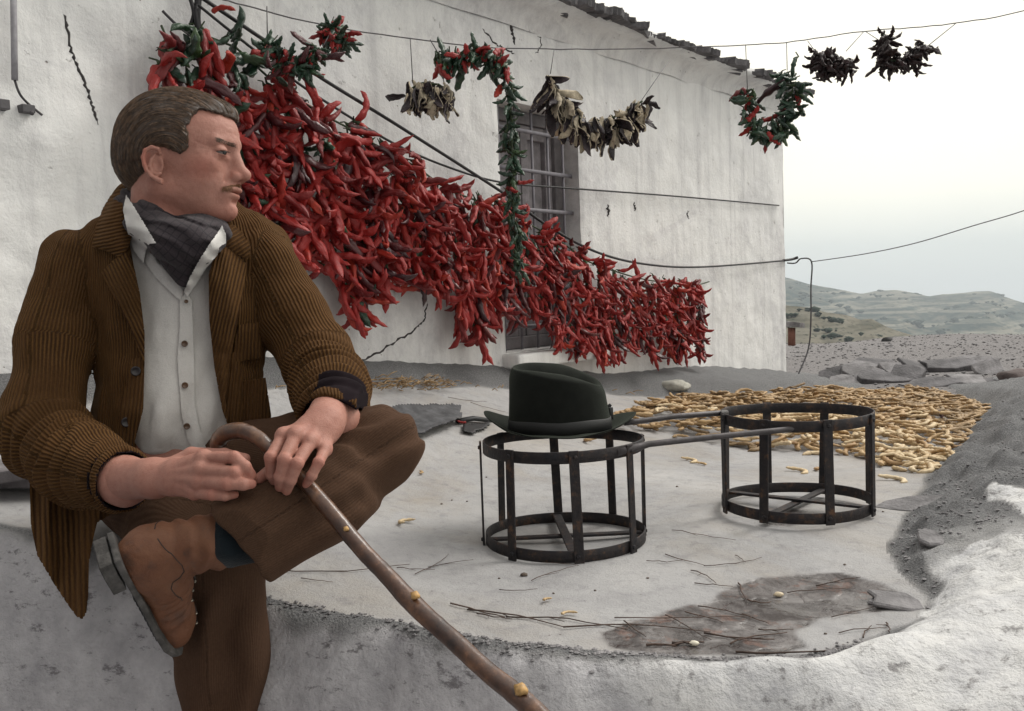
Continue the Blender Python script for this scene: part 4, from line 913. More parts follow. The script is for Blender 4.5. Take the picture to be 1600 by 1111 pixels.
ORD = 'first second third fourth fifth sixth seventh eighth ninth tenth eleventh twelfth thirteenth fourteenth fifteenth sixteenth seventeenth eighteenth nineteenth twentieth twenty-first twenty-second twenty-third twenty-fourth twenty-fifth twenty-sixth twenty-seventh twenty-eighth twenty-ninth thirtieth thirty-first thirty-second thirty-third thirty-fourth'.split()
tb = [(262, 75, 150), (290, 55, 200), (330, 48, 330), (370, 70, 350), (400, 100, 375), (450, 140, 410), (500, 172, 425), (545, 195, 520), (575, 215, 450), (600, 228, 440), (650, 255, 465), (700, 292, 495), (745, 308, 560), (770, 315, 520), (800, 330, 500), (840, 352, 525), (880, 374, 565), (920, 405, 570), (960, 418, 572), (1000, 430, 555), (1040, 436, 572), (1092, 440, 566)]
def uof(px, py, off): p = WP(px, py, off); return (p-WC).dot(wdir)
# equal steps along the wall
upx = np.linspace(268, 1090, 300); uu = np.array([uof(x, np.interp(x, [q[0] for q in tb], [q[1] for q in tb]), .09) for x in upx])
nstr = 30; pos = np.interp(np.linspace(uu[0], uu[-1], nstr)[::-1], uu[::-1], upx[::-1])[::-1]
rr = random.Random(77); tot = 0
rope = []
for i, px in enumerate(pos):
    tx = [q[0] for q in tb]; ty = np.interp(px, tx, [q[1] for q in tb]); by = np.interp(px, tx, [q[2] for q in tb])+rr.uniform(-14, 10)
    off = .075+.03*rr.random(); top = WP(px, ty+7, off); bot = WP(px, by-30, off); L = top.z-bot.z; dep = proj(top)[2]
    e = empty('pepper_string', top, f'{ORD[i]} hanging string of drying red peppers counted from the left along the house wall', 'pepper string', 'strings of red peppers hung along the house wall')
    rope.append(top.copy())
    cord = MB(); cps = [top+Vector((rr.uniform(-.006, .006), rr.uniform(-.006, .006), -L*k/8)) for k in range(9)]; cord.tube(cps, .0035, 5); cord.build('cord', M['stalk'], e)
    nk = max(4, int(L/.036)); cnt = 0
    for k in range(nk+1):
        t = k/nk; c = top.lerp(Vector((top.x, top.y, top.z-L)), t)+Vector((rr.uniform(-.012, .012), rr.uniform(-.012, .012), 0))
        c0 = c
        for j in range(rr.choice([5, 5, 6, 6])):
            c = c0+wdir*rr.uniform(-.035, .035)+wnor*rr.uniform(-.01, .015)+Vector((0, 0, rr.uniform(-.03, .03))); a = rr.uniform(0, 2*PI); sp_ = rr.uniform(.35, 1.05)*(.90 if i < 11 else .48); d = wdir*math.cos(a)*sp_+wnor*(abs(math.sin(a))*sp_*.75+.05)+Vector((0, 0, -rr.uniform(.35, 1.1)+(.75 if k < 2 else 0)*rr.random()))
            if rr.random() < (.14 if i < 11 else .03): d.z = rr.uniform(-.1, .5)
            u_ = rr.random(); gr = .42 if i < 3 else (.07 if i < 8 else .02)
            me = rr.choice(PG) if u_ < gr*(1.3-t) else (rr.choice(PD) if u_ > .88 else rr.choice(PR))
            s_ = rr.uniform(.66, 1.05)*(1.08 if i < 8 else (.95 if i < 15 else .80))
            # keep tips off the plaster
            if d.normalized().dot(wnor)*.12*s_+off < .02: d += wnor*.35
            hang(e, 'pepper', me, c, d, rr.uniform(0, 6.28), s_); cnt += 1
    tot += cnt
print('peppers', tot)
mb = MB(); rp = [WP(252, 40, .05)]+[p+Vector((0, 0, .004)) for p in rope]+[WP(1108, 440, .02)]; mb.tube(rp, .0035, 6); tag(mb.build('hanging_rope', M['stalk']), 'green twisted rope along the wall from which the red pepper strings hang', 'rope')
# ---- wires
M['wire'] = simple('wire', (.05, .045, .05), .6, .2); M['cable'] = simple('black cable', (.012, .011, .013), .6, .2)
def wire(name, pts, r, m, label, cat='wire', jit=.0):
    P_ = []
    for i in range(len(pts)-1):
        n_ = 6
        for k in range(n_): 
            p0 = pts[max(i-1, 0)]; p1 = pts[i]; p2 = pts[i+1]; p3_ = pts[min(i+2, len(pts)-1)]; t = k/n_
            P_.append(.5*((2*p1)+(p2-p0)*t+(2*p0-5*p1+4*p2-p3_)*t*t+(-p0+3*p1-3*p2+p3_)*t*t*t)+Vector((rr.uniform(-jit, jit), 0, rr.uniform(-jit, jit))))
    P_.append(pts[-1]); mb = MB(); mb.tube(P_, r, 6); return tag(mb.build(name, m), label, cat)
line = [(335, -4, 2.55), (380, 8, 2.75), (500, 38, 3.0), (640, 60, 3.25), (760, 74, 3.45), (900, 77, 3.65), (1050, 75, 3.85), (1170, 70, 3.95), (1240, 65, 4.0), (1350, 49, 4.0), (1430, 43, 3.95), (1495, 36, 3.9), (1600, 17, 3.85), (1800, -40, 3.8)]
LP = [P(*q) for q in line]
wire('drying_line', LP, .0022, M['wire'], 'thin wire line crossing the sky from which the small garlands hang', jit=.0015)
wire('cable', [WP(316, -3, .10), WP(412, 62, .09), WP(502, 122, .08), WP(628, 200, .08), WP(784, 300, .07), WP(850, 349, .05), WP(930, 393, .05), WP(1010, 413, .05), WP(1100, 417, .04), WP(1228, 407, .02)], .0058, M['cable'], 'thick black cable sagging along the wall to the hook at the corner', 'cable')
wire('cable', [WP(310, 8, .11), WP(358, 47, .10), WP(419, 95, .10), WP(473, 135, .10), WP(531, 173, .09), WP(617, 225, .08), WP(700, 261, .06), WP(784, 285, .05), WP(888, 294, .03), WP(1060, 307, .02), WP(1217, 321, .015)], .0042, M['cable'], 'thinner black cable running below the thick one across the window', 'cable')
cor = P(1228, 407, 6.25)
wire('loose_wire', [WP(1224, 407, .02), P(1238, 405, 6.3), P(1247, 402, 6.3)], .009, M['cable'], 'short dark iron hook sticking out at the house corner', 'hook')
wire('loose_wire', [P(1230, 411, 6.3), P(1243, 411, 6.3), P(1252, 404, 6.3), P(1268, 409, 6.3), P(1267, 450, 6.3), P(1267, 500, 6.3), P(1263, 545, 6.3), P(1246, 588, 6.2)], .005, M['wire'], 'wire hanging down from the corner hook to the gravel')
wire('loose_wire', [P(1268, 409, 6.3), P(1350, 397, 6.1), P(1430, 380, 5.9), P(1520, 353, 5.7), P(1620, 322, 5.5), P(1800, 250, 5.3)], .003, M['wire'], 'fine pale wire running from the corner hook out to the right')
wire('loose_wire', [WP(296, -6, .08), WP(303, 20, .09), WP(299, 40, .08), WP(308, 50, .09), WP(306, 20, .10), WP(312, -4, .08)], .006, M['cable'], 'loose loop of black cable hanging above the top left peppers', 'cable')
wire('loose_wire', [WP(310, -6, .09), WP(308, 30, .09), WP(313, 60, .09)], .010, M['cable'], 'bundle of black cable dropping onto the top left peppers', 'cable')
wire('loose_wire', [WP(254, 17, .05), WP(275, 38, .05), WP(298, 56, .07)], .004, M['wire'], 'kinked wire stub on the wall left of the cable bundle')
mb = MB(); mb.tube([WP(21, -10, .03), WP(22, 60, .028), WP(23, 125, .03)], .008, 8); tag(mb.build('conduit', simple('grey conduit', (.30, .29, .31), .7)), 'thin grey conduit running down the wall in the top left corner', 'conduit')
wire('loose_wire', [WP(23, 125, .03), WP(30, 145, .03), WP(42, 160, .02), WP(66, 180, .02)], .003, M['wire'], 'thin wire trailing from the conduit end to the clips')
mb = MB(); mb.box(WP(40, 171, .02), wdir, wnor, Vector((0, 0, 1)), .016, .018, .010); mb.tube([WP(48, 168, .02), WP(50, 178, .04)], .006, 6); bevel(mb.build('cable_clip', M['iron'], None, False), .002); bpy.context.scene.objects['cable_clip'].name = 'cable_clip'
tag(bpy.data.objects['cable_clip'], 'small metal bracket on the wall beneath the conduit', 'bracket')
mb = MB(); mb.box(WP(3, 164, .02), wdir, wnor, Vector((0, 0, 1)), .013, .016, .012); o = bevel(mb.build('cable_clip', M['iron'], None, False), .002); tag(o, 'small metal bracket cut by the left picture edge', 'bracket')
# ---- garlands hanging from the line
def spine(pts): return [P(*q) for q in pts]
def garland(name, pts, n, meshes, wts, label, cat, spread=.03, down=.6, s=(.7, 1.05), ties=(), grp=None, stalk=True, seed=0, part='pepper'):
    rr = random.Random(900+seed); S = spine(pts); e = empty(name, S[0], label, cat, grp)
    ls = [(S[i+1]-S[i]).length for i in range(len(S)-1)]; Lt = sum(ls)
    mb = MB(); mb.tube(S, .004, 5); mb.build('string', M['stalk'], e)
    for (a, b_) in ties: mb = MB(); mb.tube([P(*a), P(*b_)], .0016, 4); mb.build('tie', M['wire'], e)
    for k in range(n):
        t = (k+rr.random())/n*Lt; i = 0
        while i < len(ls)-1 and t > ls[i]: t -= ls[i]; i += 1
        c = S[i].lerp(S[i+1], min(1, t/ls[i])); tg = (S[i+1]-S[i]).normalized()
        a = rr.uniform(0, 2*PI); x = tg.cross(Vector((.3, 1, .2))).normalized(); y = tg.cross(x); d = x*math.cos(a)+y*math.sin(a)+tg*rr.uniform(-.5, .5)+Vector((0, 0, -down*rr.uniform(.3, 1.4)))
        me = rr.choices(meshes, wts)[0]; me = rr.choice(me); hang(e, part, me, c+Vector((rr.gauss(0, 1), rr.gauss(0, 1), rr.gauss(0, 1)))*spread*.36, d, rr.uniform(0, 6.28), rr.uniform(*s)*(1.08 if part == 'pepper' else 1.35), stalk)
    return e
GG = 'small garlands hung from the wires'
garland('pepper_garland', [(418, 66, 2.75), (430, 82, 2.75), (445, 98, 2.75), (466, 112, 2.76), (487, 108, 2.77), (493, 85, 2.78), (497, 75, 2.78)], 100, [PGs, PRs, PD], [.83, .1, .07], 'small green pepper garland curving up beside the cables, top left', 'garland', ties=[((418, 66, 2.75), (417, 10, 2.75)), ((505, 72, 2.78), (520, 44, 2.9))], s=(.45, .75), grp=GG, seed=1, down=.15)
garland('pepper_garland', [(510, 50, 2.9), (520, 48, 2.9), (530, 55, 2.9), (535, 66, 2.9)], 66, [PGs, PRs], [.7, .3], 'tight bunch of green and red peppers just right of the small green garland', 'garland', ties=[((523, 50, 2.9), (520, 42, 2.95))], s=(.5, .85), grp=GG, seed=2, down=.4)
garland('pepper_garland', [(685, 95, 3.3), (705, 88, 3.3), (735, 86, 3.3), (765, 92, 3.3), (788, 102, 3.32)], 95, [PGs, PRs, PG], [.6, .32, .08], 'arched garland of green and red peppers over the window corner', 'garland', ties=[((735, 86, 3.3), (735, 70, 3.4)), ((690, 92, 3.3), (672, 62, 3.3))], s=(.6, 1.0), grp=GG, seed=3, down=.45)
garland('pepper_string', [(788, 108, 3.32), (797, 150, 3.33), (799, 200, 3.33), (800, 260, 3.34), (802, 320, 3.34), (806, 380, 3.34), (810, 425, 3.34)], 100, [PGs, PRs, PG], [.88, .07, .05], 'long drooping string of dark green peppers in front of the window', 'garland', s=(.55, .85), grp=GG, seed=4, down=1.5)
garland('rind_garland', [(640, 140, 3.25), (660, 130, 3.25), (685, 132, 3.25), (700, 142, 3.25)], 60, [ST0, ST1], [.8, .2], 'bunch of pale dried rinds hanging left of the window', 'garland', ties=[((645, 130, 3.25), (641, 60, 3.25)), ((695, 135, 3.25), (690, 110, 3.3))], s=(.6, 1.0), grp=GG, stalk=False, seed=5, down=3.0, part='rind')
garland('rind_garland', [(856, 118, 3.5), (864, 140, 3.5), (880, 165, 3.5), (900, 178, 3.5), (912, 192, 3.5)], 88, [ST0, ST1], [.72, .28], 'string of pale and dark dried rinds in front of the window, left half', 'garland', ties=[((860, 115, 3.5), (866, 77, 3.6))], s=(.6, 1.05), grp=GG, stalk=False, seed=6, down=2.6, part='rind')
garland('rind_garland', [(930, 190, 3.55), (950, 186, 3.55), (975, 178, 3.55), (990, 165, 3.55), (1004, 158, 3.55)], 92, [ST0, ST1], [.62, .38], 'dangling garland of cream and blackened rinds right of the window', 'garland', ties=[((1003, 156, 3.55), (1045, 95, 3.8)), ((930, 190, 3.55), (912, 192, 3.5))], s=(.6, 1.05), grp=GG, stalk=False, seed=7, down=3.0, part='rind')
garland('pepper_garland', [(1168, 145, 3.9), (1168, 170, 3.9), (1180, 195, 3.9), (1203, 205, 3.9), (1228, 195, 3.9), (1238, 165, 3.9), (1238, 135, 3.9), (1230, 112, 3.9)], 100, [PGs, PRs, PD], [.86, .09, .05], 'U shaped garland of green peppers with red tips by the end of the eaves', 'garland', ties=[((1168, 143, 3.9), (1165, 70, 3.95)), ((1230, 110, 3.9), (1229, 66, 4.0))], s=(.7, 1.1), grp=GG, seed=8, down=.6, spread=.055)
garland('pepper_garland', [(1275, 82, 3.95), (1282, 95, 3.95), (1298, 104, 3.95), (1312, 95, 3.95), (1328, 100, 3.95)], 96, [PS], [1], 'dark shrivelled garland against the sky, left of the last one', 'garland', ties=[((1275, 82, 3.95), (1262, 64, 4.0)), ((1322, 80, 3.95), (1350, 49, 4.0))], s=(.55, 1.05), grp=GG, stalk=False, seed=9, down=.9)
garland('pepper_garland', [(1380, 52, 3.9), (1384, 65, 3.9), (1378, 85, 3.9), (1395, 96, 3.9), (1415, 92, 3.9), (1435, 85, 3.9), (1445, 72, 3.9)], 98, [PS], [1], 'dark shrivelled garland farthest right against the sky', 'garland', ties=[((1380, 50, 3.9), (1382, 46, 3.95)), ((1372, 62, 3.9), (1352, 49, 4.0)), ((1447, 74, 3.9), (1493, 37, 3.9))], s=(.5, 1.1), grp=GG, stalk=False, seed=10, down=.8)
for (px, py, off, d, lb, s_) in [(332, 20, .12, (.7, -.2, .4), 'single stubby red pepper caught on the cables at the top', .55)]:
    o = bpy.data.objects.new('pepper', PR[3]); C.objects.link(o); o.location = WP(px, py, off); o.scale = (s_,)*3; o.rotation_euler = (1.2, .3, .5); tag(o, lb, 'pepper')
for (px, py, lb) in [(728, 668, 'small dark red pepper on the rag near the rubber strip'), (590, 607, 'red pepper scrap lying by the kerb near the sleeve'), (1470, 668, 'blackened pepper lying on the heap of pods')]:
    o = bpy.data.objects.new('pepper', (PD if px > 1000 else PRs)[2]); C.objects.link(o); o.location = floor_at(px, py, .05 if px > 1000 else .015); o.scale = (.6 if px > 1000 else .4,)*3; o.rotation_euler = (1.5, .2 if px < 1000 else 1.0, px); tag(o, lb, 'pepper')
# ================================================================= the man (built in metres, camera-aligned axes: x right, y up, z away)
def q3(px, py, d): return PC(px, py, d)
def fold(p, s, amp, seed, st=(1, 1, 1)): return fbm(p*np.array(st), s, 3, seed)*amp
def unproj(p): return 800+p[..., 0]/p[..., 2]*FPX, 555.5-p[..., 1]/p[..., 2]*FPX
# ---- head
HC = q3(283, 245, 1.72); ph = math.radians(5)
HF = np.array([math.cos(ph), 0, -math.sin(ph)]); HU = np.array([0, 1., 0]); HS = np.array([-math.sin(ph), 0, -math.cos(ph)]); HR = np.stack([HF, HU, HS])
def hl(p): return (p-HC)@HR.T
def HL(px, py, s):
    f = (px-283)*.00116; u = (245-py)*.00114
    for _ in range(12):
        c = HC+HF*f+HU*u+HS*s; x, y = 800+c[0]/c[2]*FPX, 555.5-c[1]/c[2]*FPX; f += (px-x)*.0011; u += (y-py)*.0011
    return np.array([f, u, s])
def mir(q): r = q.copy(); r[..., 2] = np.abs(r[..., 2]); return r
def head_sd(q, ears=True):
    m = mir(q)
    d = ell(q, (-.010, .026, 0), (.100, .0895, .077)); d = smin(d, ell(q, (.032, .030, 0), (.0715, .064, .062)), .02)
    d = smin(d, ell(q, (.036, -.040, 0), (.058, .072, .060)), .018)
    d = smin(d, rcone(m, (-.020, -.062, .050), (.070, -.097, .012), .018, .017), .026)
    d = smin(d, ell(m, (.056, -.020, .043), (.026, .020, .018)), .016)
    d = smin(d, ell(q, (.079, -.066, 0), (.027, .030, .029)), .012)
    d = smin(d, ell(q, (.0845, -.0985, 0), (.0175, .0170, .019)), .012)
    d = smin(d, rcone(m, (.0955, .0185, .008), (.080, .0165, .043), .0105, .0085), .010)
    d = smax(d, -ell(m, (.1035, -.0005, .033), (.0165, .0125, .0190)), .010)
    # nose
    n = rcone(q, (.0965, .010, 0), (.1075, -.026, 0), .0080, .0105); n = smin(n, ell(q, (.1145, -.0345, 0), (.0135, .0115, .0115)), .007)
    n = smin(n, ell(m, (.1035, -.0400, .0115), (.0110, .0082, .0070)), .005); n = smin(n, rcone(q, (.088, .002, 0), (.094, -.04, 0), .012, .016), .01)
    d = smin(d, n, .007); d = smax(d, -ell(m, (.1085, -.0480, .0075), (.0065, .0035, .0034)), .003)
    d = smax(d, -rcone(m, (.0975, -.034, .021), (.090, -.0475, .0235), .0022, .0020), .005)
    # lips
    l = ell(q, (.0985, -.0610, 0), (.0112, .0058, .0215)); l = smin(l, ell(q, (.0925, -.0725, 0), (.0100, .0052, .0190)), .002)
    d = smin(d, l, .005); sl = ell(q, (.103, -.0672, 0), (.017, .0014, .0235)); d = smax(d, -sl, .003); d = smax(d, -ell(q, (.106, -.0835, 0), (.011, .0045, .018)), .009)
    d = smax(d, -rcone(m, (.082, -.066, .0275), (.079, -.071, .0285), .0016, .001), .005)
    # cheek crease and under-eye pouch
    d = smin(d, rcone(m, (.0895, -.0075, .020), (.0805, -.0075, .043), .0048, .0038), .007)
    # lids
    up = ell(m, (.0830, .0010, .0325), (.0142, .0122, .0158)); lid = smax(up, -(m[..., 1]-.0011+(m[..., 2]-.032)*.12), .0012); lo = smax(up, (m[..., 1]+.0040), .0012)
    d = smin(d, lid, .0022); d = smin(d, lo, .003)
    # throat and neck
    nk = rcone(q, (-.030, -.030, 0), (-.036, -.17, 0), .055, .055); nk = smin(nk, rcone(q, (.030, -.085, 0), (.0, -.15, 0), .030, .040), .03); d = smin(d, nk, .018)
    cf = 0
    for a_, b_ in (((.071, .006, .052), (.050, .014, .064)), ((.071, .001, .053), (.049, .001, .066)), ((.071, -.004, .053), (.052, -.011, .064))): cf = cf+np.exp(-(np.maximum(rcone(m, a_, b_, .0004, .0003), 0)/.0012)**2)
    for a_, b_ in (((.106, .034, .0), (.094, .036, .034)), ((.1055, .045, .0), (.093, .047, .032))): cf = cf+.6*np.exp(-(np.maximum(rcone(m, a_, b_, .0004, .0003), 0)/.0014)**2)
    cf = cf+1.2*np.exp(-(np.maximum(rcone(m, (.0985, -.038, .020), (.083, -.062, .034), .0005, .0004), 0)/.0022)**2)
    cf = cf+.8*np.exp(-(np.maximum(rcone(m, (.090, .0085, .020), (.080, .0085, .044), .0004, .0003), 0)/.0014)**2)
    d = d+cf*.0008+vnoise(q, .018, 3)*.0006+vnoise(q, .007, 4)*.0003
    return d
def ear_sd(q):
    s0 = .0780
    hp = [(250, 240, 0), (247, 233, .004), (237, 230, .008), (227, 235, .010), (223.5, 246, .011), (225.5, 257, .011), (229, 266, .010), (236, 275, .008), (246, 281, .005), (253, 284, .003)]
    hl_ = [HL(a, b, s0+.002+c) for a, b, c in hp]
    d = chain(q, hl_, [.0028, .0033, .0036, .0036, .0034, .0034, .0034, .0036, .0045, .0058], .002)
    ah = [HL(a, b, s0+c) for a, b, c in [(243, 240, .002), (236, 250, .005), (234, 260, .006), (238, 269, .005), (246, 273, .004), (251, 271, .003)]]
    d = smin(d, chain(q, ah, [.0020, .0030, .0034, .0032, .0034, .0028], .002), .0018)
    tg = HL(258, 260, s0+.003); d = smin(d, ell(q, tg, (.0045, .0068, .0045)), .003)
    base = ell(q, HL(240, 256, s0-.005), (.0175, .0255, .0068)); base = smax(base, -ell(q, HL(246, 258, s0+.004), (.0085, .0125, .0080)), .003)
    return smin(d, base, .003)
def headfull(q):
    d = head_sd(q); e = np.full(len(q), 9.); b = (np.abs(q[:, 2]) > .055) & (np.abs(q[:, 0]+.045) < .05) & (np.abs(q[:, 1]+.01) < .055)
    if b.any():
        m = mir(q[b]); e[b] = ear_sd(m)
    return smin(d, e, .004)
# ---- hands (joints measured one by one)
def hand(p, wr, mcps, fingers, rads, thumb, fore):
    d = rcone(p, fore[0], wr, fore[1], fore[2])
    pal = None
    for k, m in enumerate(mcps):
        mid = wr*.55+m*.45
        e = chain(p, [wr, mid, m], [fore[2]*.62, .0145, .0108-.0006*k], .008); pal = e if pal is None else smin(pal, e, .011)
    d = smin(d, pal, .016)
    for k, f in enumerate(fingers):
        r = rads[k]; pts = [mcps[k]]+f; n = len(pts)
        e = None
        for i in range(n-1):
            ra = [r*1.08, r*1.0, r*.93, r*.78]; c = rcone(p, pts[i], pts[i+1], ra[i], ra[i+1]*.97); e = c if e is None else smin(e, c, .0016)
        for i in range(1, n-1): e = smin(e, np.linalg.norm(p-pts[i], axis=-1)-r*(1.06 if i == 1 else .97), .002)
        d = smin(d, e, .0045 if True else 0)
        d = smin(d, np.linalg.norm(p-(mcps[k]+np.array([0, .001, -.0015])), axis=-1)-r*1.08, .008)
    e = chain(p, thumb[0], thumb[1], .003); d = smin(d, e, .008)
    nb = np.abs(d) < .012
    if nb.any():
        pb = p[nb]; c = 0; toc = np.array([0, .004, -.0125])
        for k, m in enumerate(mcps): c = c+.0012*np.exp(-(np.maximum(rcone(pb, wr+toc*1.25+(m-wr)*.15, m+toc*.9, .0012, .0016), 0)/.0030)**2)
        for f in fingers:
            j = f[0]; ax = (f[1]-f[0]); ax = ax/np.linalg.norm(ax); t = (pb-j)@ax; rad_ = np.linalg.norm(pb-j, axis=1); c = c-.0007*np.exp(-(rad_/.010)**2)*(.5+.5*np.cos(t*2*PI/.0034))
        d[nb] = d[nb]-c+vnoise(pb, .012, 6)*.0005
    return d
LW = q3(506, 662, 1.405)
Lm = [q3(443, 681, 1.362), q3(463, 679, 1.352), q3(486, 689, 1.353), q3(508, 702, 1.362)]
Lf = [[q3(423, 715, 1.325), q3(424, 741, 1.338), q3(432, 757, 1.352)], [q3(444, 718, 1.316), q3(438, 745, 1.322), q3(437, 761, 1.337)],
      [q3(465, 724, 1.315), q3(454, 750, 1.320), q3(448, 767, 1.334)], [q3(498, 722, 1.328), q3(487, 743, 1.326), q3(478, 757, 1.336)]]
Lth = ([LW, q3(450, 700, 1.395), q3(428, 733, 1.375), q3(404, 748, 1.355)], [.018, .014, .0105, .0078])
RW = q3(240, 747, 1.395)
Rm = [q3(319, 716, 1.350), q3(315, 734, 1.340), q3(311, 753, 1.340), q3(304, 770, 1.350)]
Rf = [[q3(366, 715, 1.325), q3(383, 729, 1.318), q3(393, 742, 1.326)], [q3(368, 739, 1.312), q3(377, 748, 1.322), q3(376, 757, 1.340)],
      [q3(356, 756, 1.308), q3(380, 757, 1.308), q3(393, 756, 1.316)], [q3(332, 774, 1.320), q3(352, 775, 1.316), q3(367, 773, 1.326)]]
Rth = ([RW, q3(300, 715, 1.40), q3(350, 712, 1.375), q3(382, 717, 1.355)], [.018, .015, .0105, .0080])
def lhand(p): return hand(p, LW, Lm, Lf, [.0088, .0090, .0086, .0076], Lth, (q3(530, 615, 1.56), .034, .0285))
def rhand(p): return hand(p, RW, Rm, Rf, [.0088, .0090, .0086, .0074], Rth, (q3(150, 752, 1.50), .034, .0285))
def chunk(fn, lo, hi, h): return sdf_mesh(fn, lo, hi, h)
def bbox(pts, m): a = np.array(pts); return a.min(0)-m, a.max(0)+m
man = empty('person', P(270, 800, 1.78), 'man in a brown corduroy jacket sitting cross-legged on the ledge, looking away to the right', 'person')
def skin_mat():
    m, nt, b = nmat('skin'); g = N(nt); v = g.coord(); r = g.attr('red')
    c = g.mix(g.ramp(g.noise(v, 38, 5, .6), [(.35, 0.0), (.7, .6)]), (.40, .195, .148), (.35, .15, .112)); c = g.mix(r, c, (.42, .125, .085))
    c = g.mix(g.ramp(g.noise(v, 130, 6, .75), [(.48, 0.0), (.70, .55)]), c, (.29, .115, .08)); c = g.mix(g.ramp(g.noise(v, 620, 2), [(.58, 0.0), (.70, .35)]), c, (.24, .10, .07)); c = g.mix(g.attr('beard'), c, (.20, .12, .09))
    g.l(c, b.inputs['Base Color']); b.inputs['Roughness'].default_value = .58; b.inputs['Subsurface Weight'].default_value = .06; b.inputs['Subsurface Radius'].default_value = (.010, .004, .002); b.inputs['Specular IOR Level'].default_value = .4
    h = g.math('ADD', g.noise(v, 520, 3, .6), g.math('MULTIPLY', g.noise(v, 140, 4, .6), 1.2)); g.l(g.bump(h, .0006, 1), b.inputs['Normal']); return m
M['skin'] = skin_mat()
Vh, Fh = sdf_mesh(headfull, (-.13, -.15, -.11), (.14, .13, .11), .0017)
redh = np.clip(1-np.linalg.norm((mir(Vh)-np.array([.104, -.036, 0]))/np.array([.03, .018, .02]), axis=1), 0, 1)*.8
redh = np.maximum(redh, np.clip(1-np.linalg.norm((mir(Vh)-np.array([.06, -.03, .055]))/np.array([.04, .03, .03]), axis=1), 0, 1)*.5)
redh = np.maximum(redh, ((np.abs(Vh[:, 2]) > .077) & (Vh[:, 0] < -.02))*.55)
redh = np.maximum(redh, np.clip(1-np.linalg.norm((Vh-np.array([.1, -.0672, 0]))/np.array([.03, .0085, .021]), axis=1), 0, 1)*.75)
redh = np.maximum(redh, np.clip((-.05-Vh[:, 1])/.08, 0, 1)*.35)
brd = np.clip(1-np.linalg.norm((mir(Vh)-np.array([.05, -.085, .04]))/np.array([.07, .04, .05]), axis=1), 0, 1)*.35
Vh = HC+Vh@HR
lo, hi = bbox([*Lm, LW, *[x for f in Lf for x in f], Lth[0][-1], q3(535, 620, 1.48)], .03); Vl, Fl = sdf_mesh(lhand, lo, hi, .0016)
lo, hi = bbox([*Rm, RW, *[x for f in Rf for x in f], Rth[0][-1], q3(185, 750, 1.45)], .03); Vr, Fr = sdf_mesh(rhand, lo, hi, .0016)
def torso(p, g=0.0):
    d = ell(p, q3(283, 470, 1.80), (.158+g, .20+g, .112+g)); d = smin(d, ell(p, q3(283, 640, 1.79), (.140+g, .16+g, .115+g)), .06)
    d = smin(d, rcone(p, q3(170, 405, 1.80), q3(395, 410, 1.83), .058+g, .056+g), .06); return smin(d, rcone(p, q3(235, 345, 1.80), q3(300, 345, 1.82), .05+g, .05+g), .05)
armR = [q3(108, 412, 1.77), q3(80, 540, 1.72), q3(72, 678, 1.66), q3(125, 726, 1.56), q3(196, 752, 1.455)]; armRr = [.060, .062, .068, .062, .0485]
armL = [q3(414, 415, 1.80), q3(456, 495, 1.80), q3(497, 572, 1.76), q3(517, 606, 1.65), q3(527, 655, 1.475)]; armLr = [.060, .062, .060, .060, .0575]
def core(p):
    d = torso(p, -.02); d = smin(d, chain(p, armR, [.04]*5), .03); d = smin(d, chain(p, armL, [.036]*5), .03); d = smin(d, ell(p, q3(275, 750, 1.80), (.15, .10, .12)), .05)
    return smin(d, rcone(p, q3(262, 345, 1.77), q3(268, 400, 1.80), .052, .06), .03)
Vt, Ft = sdf_mesh(core, (-.95, -.36, 1.35), (-.25, .30, 2.0), .012, 3)
VV_ = np.concatenate([Vh, Vl, Vr, Vt]); o1 = len(Vh); o2 = o1+len(Vl); o3 = o2+len(Vr); FF_ = np.concatenate([Fh, Fl+o1, Fr+o2, Ft+o3])
def hred(V, joints): r = np.zeros(len(V)); [np.maximum(r, np.clip(1-np.linalg.norm(V-j, axis=1)/.013, 0, 1)*.65, out=r) for j in joints]; return r
red = np.concatenate([redh, hred(Vl, Lm+[x for f in Lf for x in (f[0], f[2])]+[Lth[0][-1]]), hred(Vr, Rm+[x for f in Rf for x in (f[0], f[2])]), np.zeros(len(Vt))])
me = npmesh('body', W2(VV_), FF_[:, ::-1]); fattr(me, 'red', red); fattr(me, 'beard', np.concatenate([brd, np.zeros(len(VV_)-len(brd))])); link('body', me, M['skin'], man)
print('body verts', len(VV_))
def W1(a): return Vector(W2(np.asarray(a)[None])[0])
def hw(l): return W1(HC+np.asarray(l)@HR)
# eyes
M['eyewhite'] = simple('eye white', (.16, .125, .11), .3, .1); M['iris'] = simple('iris', (.018, .016, .015), .25, .3, 300)
for sgn in (1, -1):
    c = np.array([.0824, -.0005, .0325*sgn]); bm = bmesh.new(); bmesh.ops.create_uvsphere(bm, u_segments=24, v_segments=16, radius=.0122)
    me = bpy.data.meshes.new('eye'); ctr = hw(c)
    for v in bm.verts: v.co = v.co+ctr
    bm.to_mesh(me); bm.free(); ey = link('eye', me, M['eyewhite'], man)
    bm = bmesh.new(); bmesh.ops.create_uvsphere(bm, u_segments=20, v_segments=12, radius=.0070); me = bpy.data.meshes.new('iris'); ctr = hw(c+np.array([.0072, 0, .001*sgn]))
    for v in bm.verts: v.co = v.co+ctr
    bm.to_mesh(me); bm.free(); link('iris', me, M['iris'], ey)
